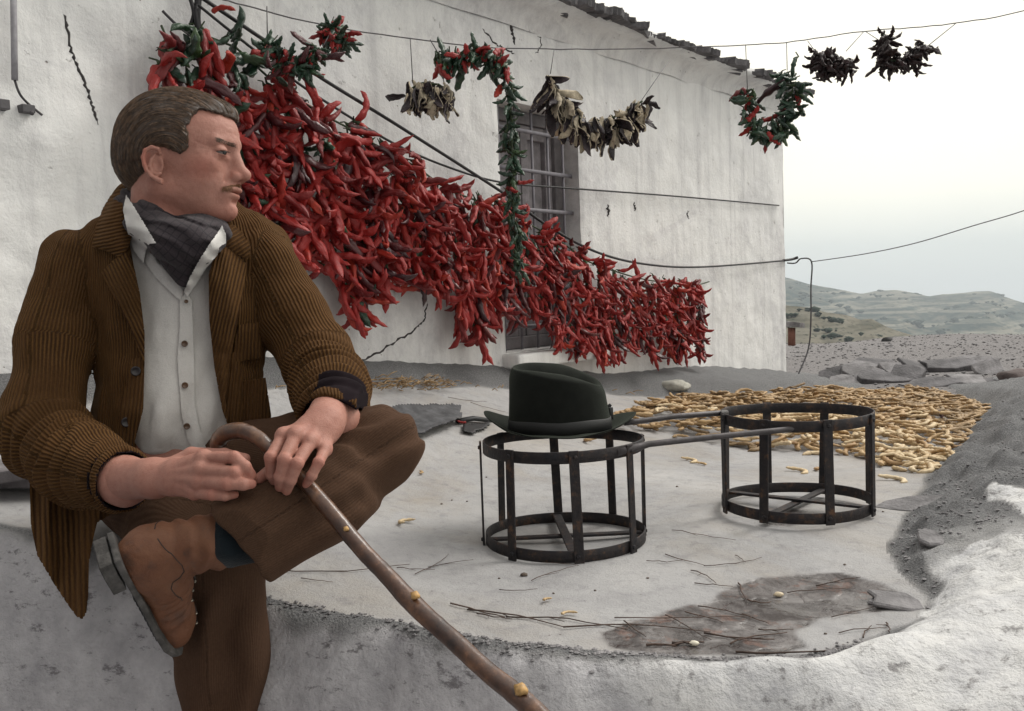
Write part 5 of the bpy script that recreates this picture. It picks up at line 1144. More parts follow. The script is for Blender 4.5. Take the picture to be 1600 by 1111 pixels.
# ---- hair
hpoly = [(373, 190, 0), (361, 184, .01), (340, 179, .03), (314, 173, .05), (301, 184, .06), (292, 198, .068), (294, 216, .070), (291, 235, .072), (279, 239, .074), (266, 232, .078), (250, 226, .08), (236, 224, .082), (224, 230, .082), (219, 245, .08), (223, 262, .078), (228, 275, .07), (222, 292, .06), (205, 306, .04), (190, 306, 0), (150, 290, 0), (150, 110, 0), (300, 100, 0), (400, 130, 0), (400, 185, 0)]
hp2 = [tuple(HL(a, b, c)[:2]) for a, b, c in hpoly]
part = [HL(232, 158, .040), HL(256, 161, .048), HL(285, 166, .052), HL(312, 174, .052)]
def hair_sd(q):
    d = ell(q, (-.0055, .0310, 0), (.1105, .0905, .0835)); d = smin(d, ell(q, (-.060, -.010, 0), (.056, .060, .062)), .03)
    d = smin(d, ell(q, (.058, .076, -.01), (.038, .022, .042)), .02)
    b = d < .03
    if b.any():
        m = q[b]; r = np.hypot(m[:, 0]-.01, m[:, 1]+.02); an = np.arctan2(m[:, 1]+.02, m[:, 0]-.01)
        w = np.stack([r+m[:, 2]*.25, an*.02, m[:, 2]*.3], 1); d[b] = d[b]+fbm(w, .011, 3, 14)*.0024+vnoise(w, .0032, 9)*.0006
        reg = polysd(m[:, :2], hp2); pt = np.minimum.reduce([rcone(m, part[i], part[i+1], .0008, .0008) for i in range(3)])
        d[b] = smax(d[b], reg+vnoise(m, .006, 5)*.0035, .006); d[b] = d[b]+.0045*np.exp(-(np.maximum(pt, 0)/.0035)**2)*(m[:, 2] > 0)
    return d
Vq, Fq = sdf_mesh(hair_sd, (-.13, -.08, -.10), (.12, .135, .10), .0018)
def hair_mat():
    m, nt, b = nmat('hair'); g = N(nt); a = g.attr('sx'); c2 = g.attr('sy'); cb = g.n('ShaderNodeCombineXYZ'); g.l(a, cb.inputs[0]); g.l(c2, cb.inputs[1])
    n = g.noise(cb.outputs[0], 1.0, 5, .65); n2 = g.noise(cb.outputs[0], .22, 3, .6); c = g.ramp(n, [(.30, (.014, .009, .007)), (.55, (.062, .036, .022)), (.75, (.17, .105, .065))])
    g.l(g.mix(g.ramp(n2, [(.4, 0.0), (.65, .6)]), c, (.045, .030, .022)), b.inputs['Base Color']); b.inputs['Roughness'].default_value = .42; b.inputs['Specular IOR Level'].default_value = .55
    g.l(g.bump(n, .0016, 1), b.inputs['Normal']); return m
M['hair'] = hair_mat()
r = np.hypot(Vq[:, 0]-.01, Vq[:, 1]+.02); an = np.arctan2(Vq[:, 1]+.02, Vq[:, 0]-.01)
me = npmesh('hair', W2(HC+Vq@HR), Fq[:, ::-1]); fattr(me, 'sx', (r+Vq[:, 2]*.25)*900); fattr(me, 'sy', an*2.2); hair = link('hair', me, M['hair'], man)
# loose strands over the shell, combed the same way
rr = random.Random(21); mb = MB()
edge_ = np.nonzero(np.abs(polysd(Vq[:, :2], hp2)) < .006)[0].tolist()
pick = rr.sample(range(len(Vq)), 4200)+[rr.choice(edge_) for _ in range(1500)]
def hsd1(p): return float(hair_sd(np.array([p]))[0])
pos = Vq[pick].copy(); tracks = [pos.copy()]; L_ = np.array([rr.uniform(.012, .042) for _ in pick])/6; pos = pos+np.array([[rr.uniform(-.003, .003), rr.uniform(-.003, .003), 0] for _ in pick])
def grad(P_):
    e = .0008; return np.stack([(hair_sd(P_+np.eye(3)[k]*e)-hair_sd(P_-np.eye(3)[k]*e))/(2*e) for k in range(3)], 1)
for k in range(6):
    rx, ry = pos[:, 0]-.01, pos[:, 1]+.02; rn = np.hypot(rx, ry)+1e-9; tang = np.stack([-ry/rn*-1*-1, rx/rn, rx*0], 1); tang[:, 0] = -ry/rn
    g_ = grad(pos); g_ /= np.linalg.norm(g_, axis=1)[:, None]+1e-9; tang = tang-g_*(tang*g_).sum(1)[:, None]; tang /= np.linalg.norm(tang, axis=1)[:, None]+1e-9
    pos = pos+tang*L_[:, None]; pos = pos-g_*(hair_sd(pos)-.0006-.0002*k)[:, None]; tracks.append(pos.copy())
T_ = np.stack(tracks, 1)
for t in T_:
    if not np.isfinite(t).all() or np.abs(np.diff(t, axis=0)).max() > .012: continue
    w_ = W2(HC+t@HR); mb.tube([Vector(x) for x in w_], [.0003, .00036, .00036, .00034, .0003, .00024, .00015], 3, cap=False)
M['strand'] = simple('hair strand', (.135, .083, .050), .38, .85, 110)
mb.build('loose_strands', M['strand'], hair)
def fuzz(name, spots, n, L, rad, col, dirf, seed):
    rr = random.Random(seed); mb = MB()
    Q = []
    for k in range(n):
        s_ = rr.choice(spots); t = rr.random(); Q.append(np.array(s_[0])*(1-t)+np.array(s_[1])*t+np.array([0, rr.uniform(-1, 1)*s_[2], 0]))
    Q = np.array(Q)
    for _ in range(4):
        D = head_sd(Q); G_ = np.stack([(head_sd(Q+np.eye(3)[i]*1e-4)-D)/1e-4 for i in range(3)], 1); Q = Q-G_*D[:, None]
    for q, gr in zip(Q, G_):
        d = np.array(dirf(q, rr)); d = d/np.linalg.norm(d); l = L*rr.uniform(.6, 1.2); gr = gr/np.linalg.norm(gr)
        a = hw(q-gr*.0004); b_ = hw(q+gr*.0014+d*l*.5); c = hw(q+gr*.0012+d*l); mb.tube([a, b_, c], [rad, rad*.8, rad*.3], 3, cap=False)
    return mb.build(name, simple(name, col, .6, .5, 500), man)
fuzz('moustache', [((.108, -.0525, .000), (.098, -.0585, .020), .0036), ((.108, -.0535, .002), (.096, -.0575, .016), .0030), ((.108, -.0530, .001), (.088, -.0615, .0300), .0034), ((.108, -.0550, .001), (.094, -.0600, .0260), .0026), ((.108, -.0530, -.001), (.088, -.0615, -.0300), .0030)], 1500, .0078, .00026, (.21, .10, .045), lambda q, r_: (-.15+.1*r_.random(), -1, .55*np.sign(q[2])), 1)
fuzz('eyebrow', [((.1045, .0150, .010), (.086, .0170, .047), .0030), ((.1045, .0150, -.010), (.086, .0170, -.047), .0030)], 800, .0075, .00028, (.085, .05, .03), lambda q, r_: (-.75, .12+.25*r_.random(), .7*np.sign(q[2])), 2)
fuzz('eyelashes', [((.0955, .0012, .022), (.0900, .0008, .044), .0004), ((.0955, .0012, -.022), (.0900, .0008, -.044), .0004)], 90, .0060, .00028, (.03, .02, .015), lambda q, r_: (1, -.15, .3*np.sign(q[2])), 3)
fuzz('sideburn', [((.010, .010, .074), (.022, .012, .073), .010), ((.012, .026, .074), (.026, .035, .070), .010)], 420, .006, .00026, (.07, .045, .03), lambda q, r_: (-.3, -1, 0), 4)
# ================================================================= clothes
def cord_mat(name, dark, mid, light, rib=1.0, bumpd=.0022, sheen=.25):
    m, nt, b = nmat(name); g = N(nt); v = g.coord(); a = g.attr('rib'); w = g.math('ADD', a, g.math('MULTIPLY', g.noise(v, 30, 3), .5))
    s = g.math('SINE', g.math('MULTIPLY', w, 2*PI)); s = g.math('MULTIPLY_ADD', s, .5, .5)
    c = g.ramp(s, [(.05, dark), (.45, mid), (.9, light)]); n = g.noise(v, 9, 5, .6); c = g.mix(g.ramp(n, [(.35, 0.0), (.62, .8)]), c, mid)  # rib valleys coloured darker than ridge tops: groove shade put into the colour
    c = g.mix(1, c, g.ramp(g.noise(v, 260, 3), [(.3, .72), (.7, 1.0)]), 'MULTIPLY')
    g.l(c, b.inputs['Base Color']); b.inputs['Roughness'].default_value = .95; b.inputs['Specular IOR Level'].default_value = .1
    b.inputs['Sheen Weight'].default_value = sheen; b.inputs['Sheen Roughness'].default_value = .4; b.inputs['Sheen Tint'].default_value = (*[min(1, q*3.2) for q in light], 1)
    g.l(g.bump(s, bumpd*rib, 1, g.bump(g.noise(v, 300, 3), .0006)), b.inputs['Normal']); return m
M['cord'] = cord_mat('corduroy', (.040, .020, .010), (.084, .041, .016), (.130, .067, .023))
M['trouser'] = cord_mat('trouser cloth', (.064, .034, .021), (.076, .042, .026), (.088, .050, .032), 1, .0003, .22)
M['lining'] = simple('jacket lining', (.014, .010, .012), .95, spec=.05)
M['button'] = simple('horn button', (.10, .055, .03), .3, .4, 80); M['darkbutton'] = simple('dark button', (.014, .010, .012), .35)
def bonecoord(p, pts):
    "along, around coordinates about a polyline"
    best = np.full(len(p), 1e9); al = np.zeros(len(p)); an = np.zeros(len(p)); acc = 0
    for i in range(len(pts)-1):
        a, b_ = np.asarray(pts[i]), np.asarray(pts[i+1]); ba = b_-a; L = np.linalg.norm(ba); u = ba/L; t = np.clip(((p-a)@u), 0, L); c = a+t[:, None]*u; r = p-c; d = np.linalg.norm(r, axis=1)
        ref = np.array([0, 0, 1.])-u*u[2]; ref /= np.linalg.norm(ref); o = np.cross(u, ref); m = d < best
        best = np.where(m, d, best); al = np.where(m, acc+t, al); an = np.where(m, np.arctan2(r@o, r@ref), an); acc += L
    return best, al, an
def jtorso(p):
    d = torso(p, .011); d = smin(d, rcone(p, q3(178, 398, 1.80), q3(394, 404, 1.835), .058, .056), .05)
    d = smin(d, rcone(p, q3(205, 322, 1.80), q3(212, 372, 1.78), .040, .060), .035); d = smin(d, rcone(p, q3(352, 368, 1.84), q3(385, 400, 1.83), .035, .055), .03)
    d = smin(d, ell(p, q3(270, 700, 1.80), (.150, .14, .115)), .05); return d
def jarm(p, pts, rr_, seed, side):
    d = chain(p, pts, rr_, .035); best, al, an = bonecoord(p, pts); tot_ = sum(np.linalg.norm(np.asarray(pts[i+1])-pts[i]) for i in range(len(pts)-1))
    t = al/tot_; sc = sm((t-.42)/.2)
    ph_ = al+.012*np.sin(an*1.0+seed)+vnoise(p, .05, seed)*.016
    d = d-sc*(.0052*np.sin(ph_*2*PI/.036)+.0020*np.sin(ph_*2*PI/.021+2))*(.6+.4*np.cos(an+PI*.9))-(1-sc)*fbm(p, .09, 3, seed+4)*.014-fbm(p, .05, 2, seed+9)*.004
    return d
def cutcuff(p, end, nrm, d): return smax(d, (p-end)@nrm, .004)
eR = armR[-1]; nR = (armR[-1]-armR[-2]); nR = nR/np.linalg.norm(nR); eL = armL[-1]; nL = np.array([-.22, -.74, -.62]); nL /= np.linalg.norm(nL)
def sleeveR(p): 
    d = jarm(p, armR, armRr, 3, 0); d = cutcuff(p, eR, nR, d); inner = rcone(p, armR[-2], eR+nR*.02, .040, .0425); return smax(d, -inner, .003)
def sleeveL(p):
    d = jarm(p, armL, armLr, 11, 1); d = cutcuff(p, eL, nL, d); inner = rcone(p, armL[-2]*.5+eL*.5, eL+nL*.02, .042, .0495); return smax(d, -inner, .003)
open_px = [(196, 292), (194, 335), (207, 405), (220, 470), (225, 545), (223, 640), (203, 712), (203, 790), (372, 790), (362, 690), (350, 640), (335, 560), (328, 490), (327, 425), (343, 385), (352, 345), (300, 290)]
def jfull(p):
    d = jtorso(p); b = d < .06; e = d.copy()
    if b.any():
        pb = p[b]; e[b] = d[b]-fbm(pb*np.array([1.6, .6, 1]), .085, 3, 23)*.018-.0035*np.abs(vnoise(pb*np.array([1.0, 1.8, 1]), .05, 27))-.004*np.sin(pb[:, 0]*55+vnoise(pb, .1, 2)*3)*sm((-pb[:, 1]-.0)/.1)
    return e
def jacket_sd(p):
    d = jfull(p); b = np.abs(d) < .10
    if b.any():
        pb = p[b]; x, y = unproj(pb); cut = polysd(np.stack([x, y], 1), open_px)*pb[:, 2]/FPX; cut = np.where(pb[:, 2] > 1.83, .2, cut); e = smax(d[b], -cut, .006)
        e = smax(e, -(torso(pb, -.014)), .004); nk = rcone(pb, q3(250, 240, 1.76), q3(268, 400, 1.80), .066, .062); e = smax(e, -nk, .006); d[b] = e
    d = smax(d, (p[:, 1]-(555-792)/FPX*1.75*1.0-0)*-1+0.0, .004) if False else d
    # inner cheek of the arm: leave a crease, not a weld
    a1 = sleeveR(p); a2 = sleeveL(p); return np.minimum(smin(np.minimum(a1, 9), d, .008), smin(a2, d, .008))
Vj, Fj = sdf_mesh(jacket_sd, (-.98, -.34, 1.40), (-.26, .34, 1.98), .0042)
dR_, alR, anR = bonecoord(Vj, armR); dL_, alL, anL = bonecoord(Vj, armL); sR = sleeveR(Vj); sL = sleeveL(Vj); tq = jfull(Vj)
cx_ = q3(283, 500, 1.80); rib = np.arctan2(Vj[:, 0]-cx_[0], -(Vj[:, 2]-cx_[2])+.06)*.20/.0058
m1 = (sR < tq) & (sR < sL); m2 = (sL < tq) & (sL <= sR)
rib = np.where(m1, anR*.062/.0058, rib); rib = np.where(m2, anL*.060/.0058, rib)
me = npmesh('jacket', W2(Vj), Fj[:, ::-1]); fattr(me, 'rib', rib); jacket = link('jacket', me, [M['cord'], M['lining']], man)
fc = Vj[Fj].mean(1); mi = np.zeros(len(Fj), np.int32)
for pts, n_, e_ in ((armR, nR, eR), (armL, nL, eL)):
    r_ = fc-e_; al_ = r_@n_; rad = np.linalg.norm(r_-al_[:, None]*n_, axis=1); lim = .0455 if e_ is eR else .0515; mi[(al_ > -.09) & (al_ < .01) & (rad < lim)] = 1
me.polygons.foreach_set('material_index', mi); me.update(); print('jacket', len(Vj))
# ---- panels that lie on the cloth
def onto(fn, x, y, d0=1.35, d1=2.05, n=90):
    x = np.asarray(x, float); y = np.asarray(y, float); ds = np.linspace(d0, d1, n); hit = np.full(x.shape, np.nan); prev = None
    ray = np.stack([(x-800)/FPX, -(y-555.5)/FPX, np.ones_like(x)], -1)
    vals = np.stack([fn(ray*d) for d in ds])
    for k in range(1, n):
        c = (vals[k-1] > 0) & (vals[k] <= 0) & np.isnan(hit); t = vals[k-1]/(vals[k-1]-vals[k]+1e-12); hit = np.where(c, ds[k-1]+(ds[k]-ds[k-1])*t, hit)
    i = vals.argmin(0); return np.where(np.isnan(hit), ds[i], hit)
def panel(name, poly, fn, off, th, m, parent, step=3.0, ribfn=None, bulge=0.0, wav=0.0, edge=.004, d0=1.35, d1=2.05, label=None, sm_n=3):
    poly = [tuple(map(float, q)) for q in poly]; xs = [q[0] for q in poly]; ys = [q[1] for q in poly]
    gx = np.arange(min(xs)-step, max(xs)+2*step, step); gy = np.arange(min(ys)-step, max(ys)+2*step, step); GX, GY = np.meshgrid(gx, gy); sd_ = polysd(np.stack([GX, GY], -1), poly)
    # snap the nearest outside points onto the outline so the edge is clean
    ok = sd_ < step*.75
    for _ in range(2):
        e = .2; gxx = (polysd(np.stack([GX+e, GY], -1), poly)-polysd(np.stack([GX-e, GY], -1), poly))/(2*e); gyy = (polysd(np.stack([GX, GY+e], -1), poly)-polysd(np.stack([GX, GY-e], -1), poly))/(2*e)
        s2 = polysd(np.stack([GX, GY], -1), poly); mv = ok & (s2 > -step*.3); GX = np.where(mv, GX-gxx*s2, GX); GY = np.where(mv, GY-gyy*s2, GY)
    X_, Y_ = GX[ok], GY[ok]; D_ = onto(fn, X_, Y_, d0, d1) if fn.__code__.co_argcount == 1 else fn(X_, Y_)
    # smooth the depth a little: stiff cloth bridges small folds
    full = np.full(GX.shape, np.nan); full[ok] = D_
    for _ in range(sm_n):
        pad = np.pad(full, 1, constant_values=np.nan); st_ = np.stack([pad[1:-1, 1:-1], pad[:-2, 1:-1], pad[2:, 1:-1], pad[1:-1, :-2], pad[1:-1, 2:]])
        with np.errstate(all='ignore'):
            import warnings; warnings.simplefilter('ignore'); full = np.where(ok, np.nanmean(st_, 0), np.nan)
    D_ = full[ok]; sdn = polysd(np.stack([X_, Y_], -1), poly)
    D_ = D_-off-bulge*np.clip(-sdn/12, 0, 1); P_ = np.stack([(X_-800)/FPX*D_, -(Y_-555.5)/FPX*D_, D_], -1)
    if wav: P_[:, 2] += fbm(P_, .05, 3, 71)*wav; 
    idx = -np.ones(GX.shape, int); idx[ok] = np.arange(ok.sum()); a, b_, c, d = idx[:-1, :-1], idx[:-1, 1:], idx[1:, 1:], idx[1:, :-1]; q = np.stack([a, b_, c, d], -1).reshape(-1, 4); q = q[(q >= 0).all(1)]
    Wp = W2(P_); nV = len(Wp)
    # closed shell
    ray = P_/np.linalg.norm(P_, axis=1)[:, None]; back = W2(P_+ray*th); ed = {}
    for f in q:
        for i in range(4):
            e = (f[i], f[(i+1) % 4]); k = (min(e), max(e)); ed[k] = None if k in ed else e
    rim = [v for v in ed.values() if v is not None]
    faces = [tuple(f[::-1]) for f in q.tolist()]+[tuple(i+nV for i in f) for f in q.tolist()]+[(e[0], e[1], e[1]+nV, e[0]+nV) for e in rim]
    me = meshdata(name, np.concatenate([Wp, back]), faces); rb = ribfn(X_, Y_) if ribfn else X_*0; fattr(me, 'rib', np.concatenate([rb, rb]))
    o = link(name, me, m, parent); bv = o.modifiers.new('b', 'BEVEL'); bv.width = .0012; bv.segments = 2; bv.limit_method = 'ANGLE'; bv.angle_limit = math.radians(50)
    if label: o['label'] = label
    return o
RB = 5.5  # rib spacing in measured px at the chest
def diag(ax, ay, b=RB): return lambda X_, Y_: (X_*ax+Y_*ay)/b
jl = lambda p: jfull(p)
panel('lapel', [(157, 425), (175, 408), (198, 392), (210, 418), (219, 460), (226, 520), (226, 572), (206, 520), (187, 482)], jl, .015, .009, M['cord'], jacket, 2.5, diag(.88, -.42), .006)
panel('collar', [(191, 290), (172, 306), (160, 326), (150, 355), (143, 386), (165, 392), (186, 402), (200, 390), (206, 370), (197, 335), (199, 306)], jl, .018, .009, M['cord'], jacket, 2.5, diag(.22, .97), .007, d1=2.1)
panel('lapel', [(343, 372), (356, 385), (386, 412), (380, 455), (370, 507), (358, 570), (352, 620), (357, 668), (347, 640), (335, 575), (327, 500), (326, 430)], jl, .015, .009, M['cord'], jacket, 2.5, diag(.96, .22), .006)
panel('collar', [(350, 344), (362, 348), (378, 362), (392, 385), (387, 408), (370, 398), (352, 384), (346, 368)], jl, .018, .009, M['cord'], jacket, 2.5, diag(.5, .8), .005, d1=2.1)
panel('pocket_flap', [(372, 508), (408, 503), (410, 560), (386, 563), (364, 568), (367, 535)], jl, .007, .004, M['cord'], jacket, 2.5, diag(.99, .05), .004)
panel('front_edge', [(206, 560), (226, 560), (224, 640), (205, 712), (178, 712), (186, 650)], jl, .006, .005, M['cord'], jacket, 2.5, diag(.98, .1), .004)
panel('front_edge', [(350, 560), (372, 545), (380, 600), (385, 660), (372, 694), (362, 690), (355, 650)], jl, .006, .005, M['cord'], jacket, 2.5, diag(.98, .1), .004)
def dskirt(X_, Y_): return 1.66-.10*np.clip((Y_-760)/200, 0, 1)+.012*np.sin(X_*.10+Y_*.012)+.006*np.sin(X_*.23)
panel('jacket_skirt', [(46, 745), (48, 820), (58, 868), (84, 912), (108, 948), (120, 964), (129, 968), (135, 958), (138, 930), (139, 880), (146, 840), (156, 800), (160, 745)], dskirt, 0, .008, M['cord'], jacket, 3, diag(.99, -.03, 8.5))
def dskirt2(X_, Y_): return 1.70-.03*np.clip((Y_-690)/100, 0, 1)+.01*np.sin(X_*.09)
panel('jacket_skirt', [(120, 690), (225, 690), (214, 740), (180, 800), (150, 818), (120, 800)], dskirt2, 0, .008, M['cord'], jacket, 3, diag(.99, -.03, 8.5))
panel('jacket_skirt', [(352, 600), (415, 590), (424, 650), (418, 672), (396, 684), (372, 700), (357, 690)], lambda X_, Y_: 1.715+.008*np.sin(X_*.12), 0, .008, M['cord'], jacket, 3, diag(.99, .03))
def disc(name, px, py, d, r, m, parent, holes=True, face=None):
    c = W1(q3(px, py, d)); n = (Vector(CL)-c).normalized() if face is None else face; u = n.cross(Vector((0, 0, 1))).normalized(); v = n.cross(u); mb = MB(); prof = [(0, .0006), (.55, .0006), (.72, .0016), (.9, .0018), (1, .0008), (1, -.0008)]; k = 20
    for (a, h) in prof:
        for i in range(k): mb.v.append(tuple(c+(u*math.cos(2*PI*i/k)+v*math.sin(2*PI*i/k))*r*max(a, .02)+n*h))
    for j in range(len(prof)-1):
        for i in range(k): mb.f.append((j*k+i, j*k+(i+1) % k, (j+1)*k+(i+1) % k, (j+1)*k+i))
    mb.f.append(tuple(range(k))[::-1])
    return mb.build(name, m, parent)
for (px, py) in ((212, 580), (197, 660)): disc('button', px, py, float(onto(jl, [px], [py])[0])-.013, .0085, M['darkbutton'], jacket)
# ---- shirt
def shirt_sd(p):
    d = torso(p, -.006); b = np.abs(d) < .05
    if b.any():
        pb = p[b]; x, y = unproj(pb)
        f = .0035*np.sin(x*.10+np.sin(y*.02)*2)*sm((y-560)/80)+.006*np.exp(-((x-250)/18)**2)*np.sin(y*.03+1)*.6
        d[b] = d[b]-fbm(pb*np.array([1, .45, 1]), .06, 3, 33)*.014-f
    d = smax(d, -(p[:, 1]+.176+.0*p[:, 0]), .01); d = smax(d, -rcone(p, q3(275, 260, 1.72), q3(282, 400, 1.74), .058, .040), .01); return d
Vs, Fs = sdf_mesh(shirt_sd, (-.78, -.20, 1.60), (-.44, .28, 1.95), .0038)
def cloth_mat(name, col, sc=700):
    m, nt, b = nmat(name); g = N(nt); v = g.coord(); n = g.noise(v, sc, 3, .7)
    c = g.mix(1, col, g.ramp(n, [(.3, .80), (.7, 1.0)]), 'MULTIPLY'); c = g.mix(g.ramp(g.noise(v, 12, 4), [(.4, 0.0), (.8, .3)]), c, tuple(q*.8 for q in col)); g.l(c, b.inputs['Base Color'])
    b.inputs['Roughness'].default_value = .95; b.inputs['Specular IOR Level'].default_value = .15; b.inputs['Sheen Weight'].default_value = .15; g.l(g.bump(n, .0008, 1, g.bump(g.noise(v, 60, 4), .002)), b.inputs['Normal']); return m
M['shirt'] = cloth_mat('brushed cotton', (.72, .70, .67))
shirt = link('shirt', npmesh('shirt', W2(Vs), Fs[:, ::-1]), M['shirt'], man); sl = lambda p: shirt_sd(p)
# ---- scarf
def scarf_sd(p):
    ring = [q3(205, 318, 1.74), q3(228, 345, 1.675), q3(265, 372, 1.645), q3(305, 378, 1.650), q3(330, 366, 1.70), q3(338, 350, 1.78), q3(300, 330, 1.86), q3(235, 310, 1.84), q3(205, 318, 1.74)]
    d = chain(p, ring, [.020, .026, .029, .029, .025, .022, .028, .028, .020], .03)
    d = smin(d, rcone(p, q3(283, 390, 1.675), q3(288, 436, 1.672), .040, .014), .03); d = smin(d, rcone(p, q3(248, 328, 1.74), q3(300, 352, 1.72), .036, .036), .03)
    d = smax(d, -rcone(p, q3(258, 250, 1.75), q3(262, 330, 1.77), .050, .045), .006)
    b = np.abs(d) < .03
    if b.any():
        pb = p[b]; x, y = unproj(pb); w = (y-.42*x)+vnoise(pb, .03, 6)*12; d[b] = d[b]-.0026*np.sin(w*2*PI/26)-.0008*np.sin(w*2*PI/11+1)-fbm(pb, .04, 2, 5)*.003
    return d
Vc, Fc_ = sdf_mesh(scarf_sd, (-.75, .03, 1.56), (-.44, .33, 1.96), .0032)
m, nt, b = nmat('scarf'); g = N(nt); v = g.coord()
x1 = g.math('SINE', g.math('MULTIPLY', g.attr('cu'), 2*PI/12.0)); x2 = g.math('SINE', g.math('MULTIPLY', g.attr('cv'), 2*PI/12.0)); mxx = g.math('MAXIMUM', x1, x2)
c = g.mix(g.ramp(mxx, [(.82, 0.0), (.95, .8)]), (.042, .032, .037), (.014, .011, .015)); c = g.mix(1, c, g.ramp(g.noise(v, 500, 3), [(.3, .7), (.7, 1.0)]), 'MULTIPLY'); g.l(c, b.inputs['Base Color']); b.inputs['Roughness'].default_value = .95; b.inputs['Sheen Weight'].default_value = .08
g.l(g.bump(g.noise(v, 500, 3), .0008), b.inputs['Normal']); M['scarf'] = m
me = npmesh('scarf', W2(Vc), Fc_[:, ::-1]); x, y = unproj(Vc); fattr(me, 'cu', x*.8+y*.6+vnoise(Vc, .03, 2)*6); fattr(me, 'cv', x*.6-y*.85+vnoise(Vc, .03, 3)*6); link('scarf', me, M['scarf'], man)
collarbase = lambda p: np.minimum(sl(p), np.minimum(scarf_sd(p), rcone(p, q3(250, 250, 1.75), q3(262, 400, 1.77), .058, .058)))
panel('placket', [(281, 466), (291, 455), (300, 470), (303, 560), (304, 630), (312, 672), (322, 700), (303, 704), (294, 690), (284, 650), (280, 600), (277, 560), (281, 510)], sl, .006, .004, M['shirt'], shirt, 2.5, None, .001, 0)
panel('shirt_collar', [(197, 304), (209, 322), (226, 350), (244, 380), (233, 381), (228, 392), (224, 411), (209, 392), (199, 362), (192, 328)], collarbase, .020, .0035, M['shirt'], shirt, 2.2, None, .002, sm_n=8)
panel('shirt_collar', [(347, 352), (353, 366), (353, 380), (343, 386), (340, 398), (322, 420), (306, 445), (293, 464), (287, 457), (297, 432), (312, 405), (328, 380), (341, 362)], collarbase, .020, .0035, M['shirt'], shirt, 2.2, None, .002, sm_n=8)
panel('shirt_front', [(230, 378), (247, 382), (262, 404), (276, 432), (287, 457), (281, 470), (262, 452), (240, 430), (226, 408)], sl, .008, .003, M['shirt'], shirt, 2.2, None, .002)
for (px, py, r_) in ((239, 392, .0058), (288.5, 537, .0056), (289, 602, .0056), (292, 666, .0056), (291, 471, .0035)): disc('button', px, py, float(onto(sl, [px], [py])[0])-.0125, r_, M['button'], shirt)
# ---- trousers
KN = q3(588, 703, 1.52); HIPL = q3(330, 742, 1.80); HEM = q3(381, 840, 1.35); MID = q3(505, 775, 1.44)
def trousers_sd(p):
    d = ell(p, q3(262, 752, 1.83), (.165, .085, .13)); d = smin(d, chain(p, [HIPL, q3(470, 722, 1.66), KN], [.088, .080, .067], .03), .04)
    sh = chain(p, [KN, MID, HEM], [.069, .069, .058], .03); nrm = np.array([-.74, -.62, -.20]); nrm /= np.linalg.norm(nrm)
    sh = smin(sh, rcone(p, q3(450, 802, 1.40), HEM+nrm*.04, .062, .060), .02); sh = smax(sh, (p-HEM-nrm*.004)@nrm, .003); sh = smax(sh, -rcone(p, HEM-nrm*.012, HEM+nrm*.06, .036, .0535), .003)
    d = smin(d, sh, .022)
    RK = q3(340, 890, 1.54); e = chain(p, [q3(225, 770, 1.84), q3(285, 825, 1.66), RK, q3(346, 1010, 1.575), q3(351, 1200, 1.575)], [.088, .080, .072, .074, .066], .03)
    d = smin(d, e, .006)
    b = np.abs(d) < .04
    if b.any():
        pb = p[b]; dist = np.linalg.norm(pb-q3(560, 655, 1.52), axis=1); fan = np.sin(dist*2*PI/.034+vnoise(pb, .06, 3)*2.4)*.0040*np.exp(-((dist-.09)/.055)**2)
        x, y = unproj(pb); low = sm((y-900)/60)*(.0085*np.sin(x*.085+y*.012+vnoise(pb, .08, 8)*2.0)); bend = np.exp(-np.linalg.norm(pb-q3(500, 790, 1.40), axis=1)/.07)*.009*np.sin((x*.6+y)*.10)
        d[b] = d[b]-fbm(pb, .13, 3, 41)*.010-fan-low-bend-vnoise(pb, .03, 7)*.0012
    return d
Vt_, Ft_ = sdf_mesh(trousers_sd, (-.80, -.76, 1.30), (-.11, .03, 2.0), .0046)
me = npmesh('trousers', W2(Vt_), Ft_[:, ::-1])
_, al1, an1 = bonecoord(Vt_, [q3(330, 742, 1.80), KN]); _, al2, an2 = bonecoord(Vt_, [KN, HEM]); d1_ = rcone(Vt_, HIPL, KN, .085, .066); d2_ = rcone(Vt_, KN, HEM, .066, .058); _, al3, an3 = bonecoord(Vt_, [q3(340, 890, 1.54), q3(351, 1200, 1.575)]); d3_ = rcone(Vt_, q3(340, 890, 1.54), q3(351, 1200, 1.575), .064, .058)
u1_ = KN-HIPL; u1_ /= np.linalg.norm(u1_); u2_ = HEM-KN; u2_ /= np.linalg.norm(u2_); thigh_ = ((Vt_-KN)@(u2_+u1_)) < 0
rb = np.where(thigh_ & (np.minimum(d1_, d2_) < d3_), an1*.07/.0032, np.where(np.minimum(d1_, d2_) < d3_, an2*.06/.0032, an3*.06/.0032)); fattr(me, 'rib', rb); trs = link('trousers', me, M['trouser'], man)
